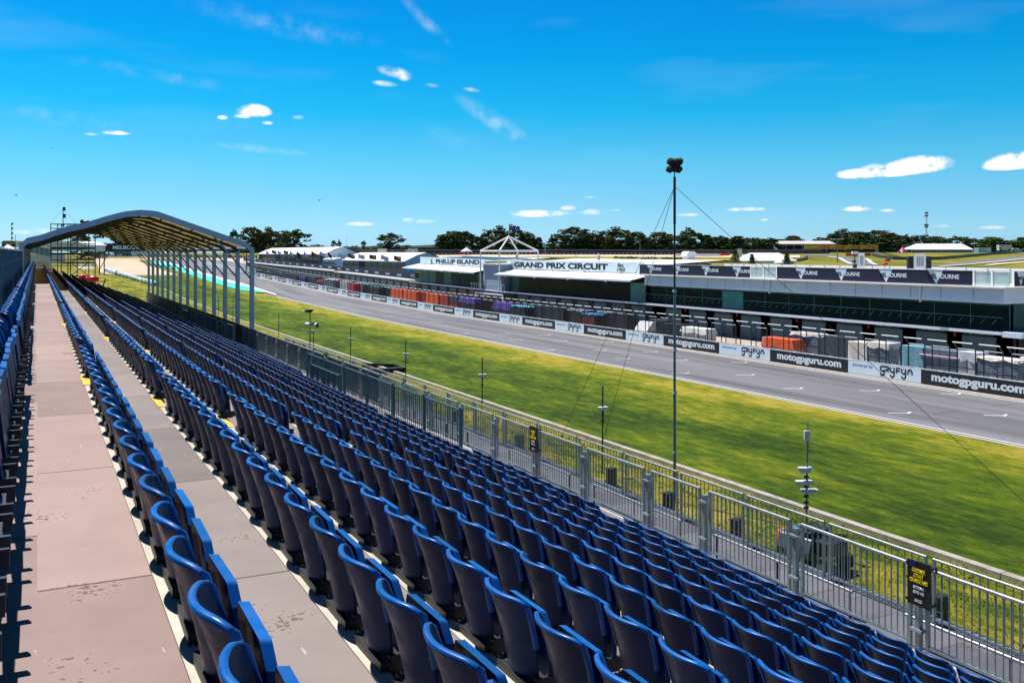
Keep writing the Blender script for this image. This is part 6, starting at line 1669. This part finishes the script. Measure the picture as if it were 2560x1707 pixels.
for v0, v1, x in ((518, 527, 1.85), (535, 545, 1.9), (561, 566, 1.7)): b = MB(); b.box(x-.1, x+.16, -.1, .1, EYE+(VH-v1)*z/F, EYE+(VH-v0)*z/F); b.build('antenna_panel', M_DKST, t)
b = MB(); b.ball((4.4, 1, EYE+(VH-555)*z/F), .62, .4, .30, 10, 7, 0, .1); b.ball((3.9, 1, EYE+(VH-553)*z/F), .3, .3, .3, 8, 6); b.build('shrouded_camera', M_BLACK, t)
b = MB(); b.tube((1.7, 0, EYE+(VH-522)*z/F), (-.1, 0, HT), .012, 4); b.tube((1.7, 0, EYE+(VH-522)*z/F), (4.5, 0, HT-1), .012, 4); b.build('stay_wires', M_DKST, t)
for (u0, u1, v, lab) in ((200, 212, 671, 'left'), (222, 240, 671, 'right')): pass
# mobile crane-like camera rig left of bridge
X0, Y0_, Z0 = Pd(255, 682, 170); g = terr(X0, Y0_)
t = thing('camera_crane', 'dark broadcast camera crane with slanting arm below the bridge banner', 'camera crane', (X0, Y0_, g), -TH)
b = MB(); b.box(-1.6, 1.4, -.6, .6, .5, 1.7); b.box(-3.2, 1.6, -.5, .5, .5, .8); o = b.build('chassis', M_DKST, t); bevel(o, .05)
b = MB(); b.tube((-.4, 0, 1.6), (-.7, 0, 4.6), .14, 6); b.tube((-.3, 0, 2.5), (.6, 0, 5.4), .12, 6); b.build('arm', M_DKST, t)
b = MB(); b.ball((0, 0, 2.4), .7, .5, .5, 8, 6); b.build('operator_seat', M_BLACK, t)
for x in (-2.4, -1.2, .8): b = MB(); b.tube((x, -.65, .4), (x, -.4, .4), .4, 12); b.build('wheel', M_RUB, t)
for i, (u, v) in enumerate(((203, 672), (224, 672))):
    X_, Y_, Z_ = Pd(u, v, 165); q = thing('small_tent', 'tiny white peaked awning near the camera crane, %s one' % ['left', 'right'][i], 'tent', (X_, Y_, Z_)); b = MB(); b.add([(-.8, -.8, 0), (.8, -.8, 0), (.8, .8, 0), (-.8, .8, 0), (0, 0, .9)], [(0, 1, 4), (1, 2, 4), (2, 3, 4), (3, 0, 4)]); b.build('roof', M_WHITE, q)
    b = MB(); b.tube((-.7, -.7, -1.5), (-.7, -.7, 0), .04, 5); b.tube((.7, .7, -1.5), (.7, .7, 0), .04, 5); b.build('legs_pair', M_GREY, q)
# inflatable air fence sections along the gravel
pl = [(262, 677), (278, 684), (300, 690), (322, 696), (350, 705), (388, 715)]
P = resample(pl, 15); af = mat('air_fence', (.45, .60, .72), rough=.5, var=.5, scale=1.2)
for i, (p, q) in enumerate(zip(P, P[1:])):
    A_, B_ = Vector(G(*p)), Vector(G(*q)); d = B_-A_; a = math.atan2(d.y, d.x)
    t = thing('air_fence', 'crumpled white and blue air fence section by gravel, %s from left' % ordw(i+1), 'air fence', A_, a, 'air fence sections beside the gravel trap')
    b = MB(); b.ball((d.length/2, 0, .6), d.length/2+.3, .7, .65, 12, 8, 0, .15); b.build('cushion', af, t)
    b = MB(); b.ball((d.length*.6, -.25, .95), d.length*.2, .35, .35, 8, 6, 0, .1); b.build('white_flap', M_WHITE, t)
# advertising boards at the far end of the straight
k = 0
for u in np.arange(262, 640, 12.5):
    X, Y, Z = Pd(u, 642.5, 455); Z = terr(X, Y) if terr(X, Y) > 7 else Z
    m_ = (M_BOARD, M_PALE, M_BOARD, M_WHITE, M_BOARD)[k % 5]
    t = thing('hoarding', 'far trackside hoarding beyond the gravel, %s from left' % ordw(k+1), 'hoarding', (X, Y, Z-.3), -TH, 'hoardings at the far end of the straight')
    b = MB(); b.box(-1.15, 1.15, -.08, .08, 0, 1.55); b.build('board', m_, t)
    b = MB(); b.box(-.8, .8, -.1, -.081, .75, 1.05); b.build('print', M_LETW if m_ is M_BOARD else M_GREY, t); k += 1
place_box('low_building', 'long grey building with dark front behind the far hoardings', 'building', 265, 330, 627, 637, 520, M_GREY, 6)
place_box('low_building', 'pale blue sign wall behind the far hoardings', 'building', 328, 400, 627, 637, 515, M_PALE, 1)
far_marquee('small white marquee beyond the gravel trap', 250, 256, 268, 274, 628, 634, 641, 440, 5)
# left side: white buildings and a screened fence beyond the canopy
place_box('event_building', 'long white event building seen under the canopy left side', 'building', 70, 215, 603, 625, 210, M_WHITE, 10, roof=M_WHITE, windows=10, wm=M_BALU)
X, Y, Z = Pd(70, 634, 150); 
fence_run('screened_fence', 'dark grey screened fence beyond the canopy on the left', [Pd(72, 632, 120), Pd(130, 642, 135)], 1.1, M_GREY, M_LGREY, 3)
place_box('white_wall', 'pale low wall running below the grey screened fence', 'wall', 76, 160, 636, 654, 140, M_LGREY, .4)
t = thing('slatted_block', 'bright cream slatted block with red base past the canopy', 'barrier', (*Pd(103, 676, 118)[:2], Pd(103, 676, 118)[2]), -TH); 
b = MB(); b.box(-1.35, 1.05, 0, .3, .1, 1.25); b.build('slats', M_CREAM, t)
b = MB()
for i in range(14): b.box(-1.35+i*.17, -1.32+i*.17, -.03, 0, .1, 1.2)
b.build('slat_gaps', M_ORNG, t); b = MB(); b.box(-1.35, 1.3, -.05, .35, -.35, .1); b.build('base', M_RED, t)
for i, (u, v, w_) in enumerate(((206, 695, .42), (231, 698, .8))):
    X, Y, Z = Pd(u, v, 108); t = thing('red_cushion', ['small glossy red cushion beyond the shaded seats', 'larger glossy red cushion beyond the shaded seats'][i], 'cushion', (X, Y, Z-.2), -TH)
    b = MB(); b.ball((0, 0, .2), w_, .5, .42, 14, 8, 0, .05); b.build('cushion', mat('bright_red_vinyl', (.65, .015, .02), rough=.25), t)
place_box('house', 'low brown roofed house at the far left', 'house', 4, 40, 602, 616, 330, M_CREAM, 6, roof=mat('brown_roof', (.14, .12, .09), rough=.8), windows=3)
t, h = pole_at('lattice_pole', 'slim pole with four small panels at the far left', 29, 556, 618, 300, .12, M_STEEL, 'pole')
for i in range(4): b = MB(); b.box(-.1, .5, -.1, .1, h-.8-i*1.5, h-.2-i*1.5); b.build('panel', M_STEEL, t)
pole_at('thin_pole', 'short thin pole right of the slim panelled pole', 39, 587, 616, 300, .10, M_STEEL, 'pole')
pole_at('light_pole', 'far pale floodlight pole seen under the canopy', 235, 586, 640, 380, .14, M_GREY, 'light pole', 2)
t = thing('peaked_tent', 'small white peaked tent behind the blue screen at left', 'tent', Pd(20, 622, 150)); b = MB(); b.add([(-1, -1, 0), (1, -1, 0), (1, 1, 0), (-1, 1, 0), (0, 0, .7)], [(0, 1, 4), (1, 2, 4), (2, 3, 4), (3, 0, 4)]); b.build('roof', M_WHITE, t)
b = MB(); b.box(-.95, .95, -.95, .95, -1.5, 0); b.build('walls', M_WHITE, t)
# birds
for i, (u, v, s_) in enumerate(((131, 371, 5), (40, 488, 7), (799, 501, 8), (717, 514, 2.5), (993, 518, 3), (1779, 340, 3))):
    X, Y, Z = Pd(u, v, 120); w_ = s_*120/F; t = thing('bird', 'dark gull in flight, %s' % ['upper left of the sky', 'far left above the canopy', 'right of the canopy above the trees', 'tiny one near the canopy end', 'tiny one above the lone tree', 'tiny one high right of the mast'][i], 'bird', (X, Y, Z), -TH)
    b = MB(); b.ball((0, 0, 0), w_*.22, w_*.7, w_*.18, 8, 6); b.add([(0, .1*w_, 0), (w_*.6, 0, .25*w_), (w_*1.1, -.1*w_, .02), (w_*.5, -.25*w_, .2*w_), (0, -.15*w_, 0)], [(0, 1, 2, 3, 4)]); b.add([(0, .1*w_, 0), (-w_*.6, 0, .25*w_), (-w_*1.1, -.1*w_, .02), (-w_*.5, -.25*w_, .2*w_), (0, -.15*w_, 0)], [(4, 3, 2, 1, 0)]); b.build('body', M_BLACK, t)
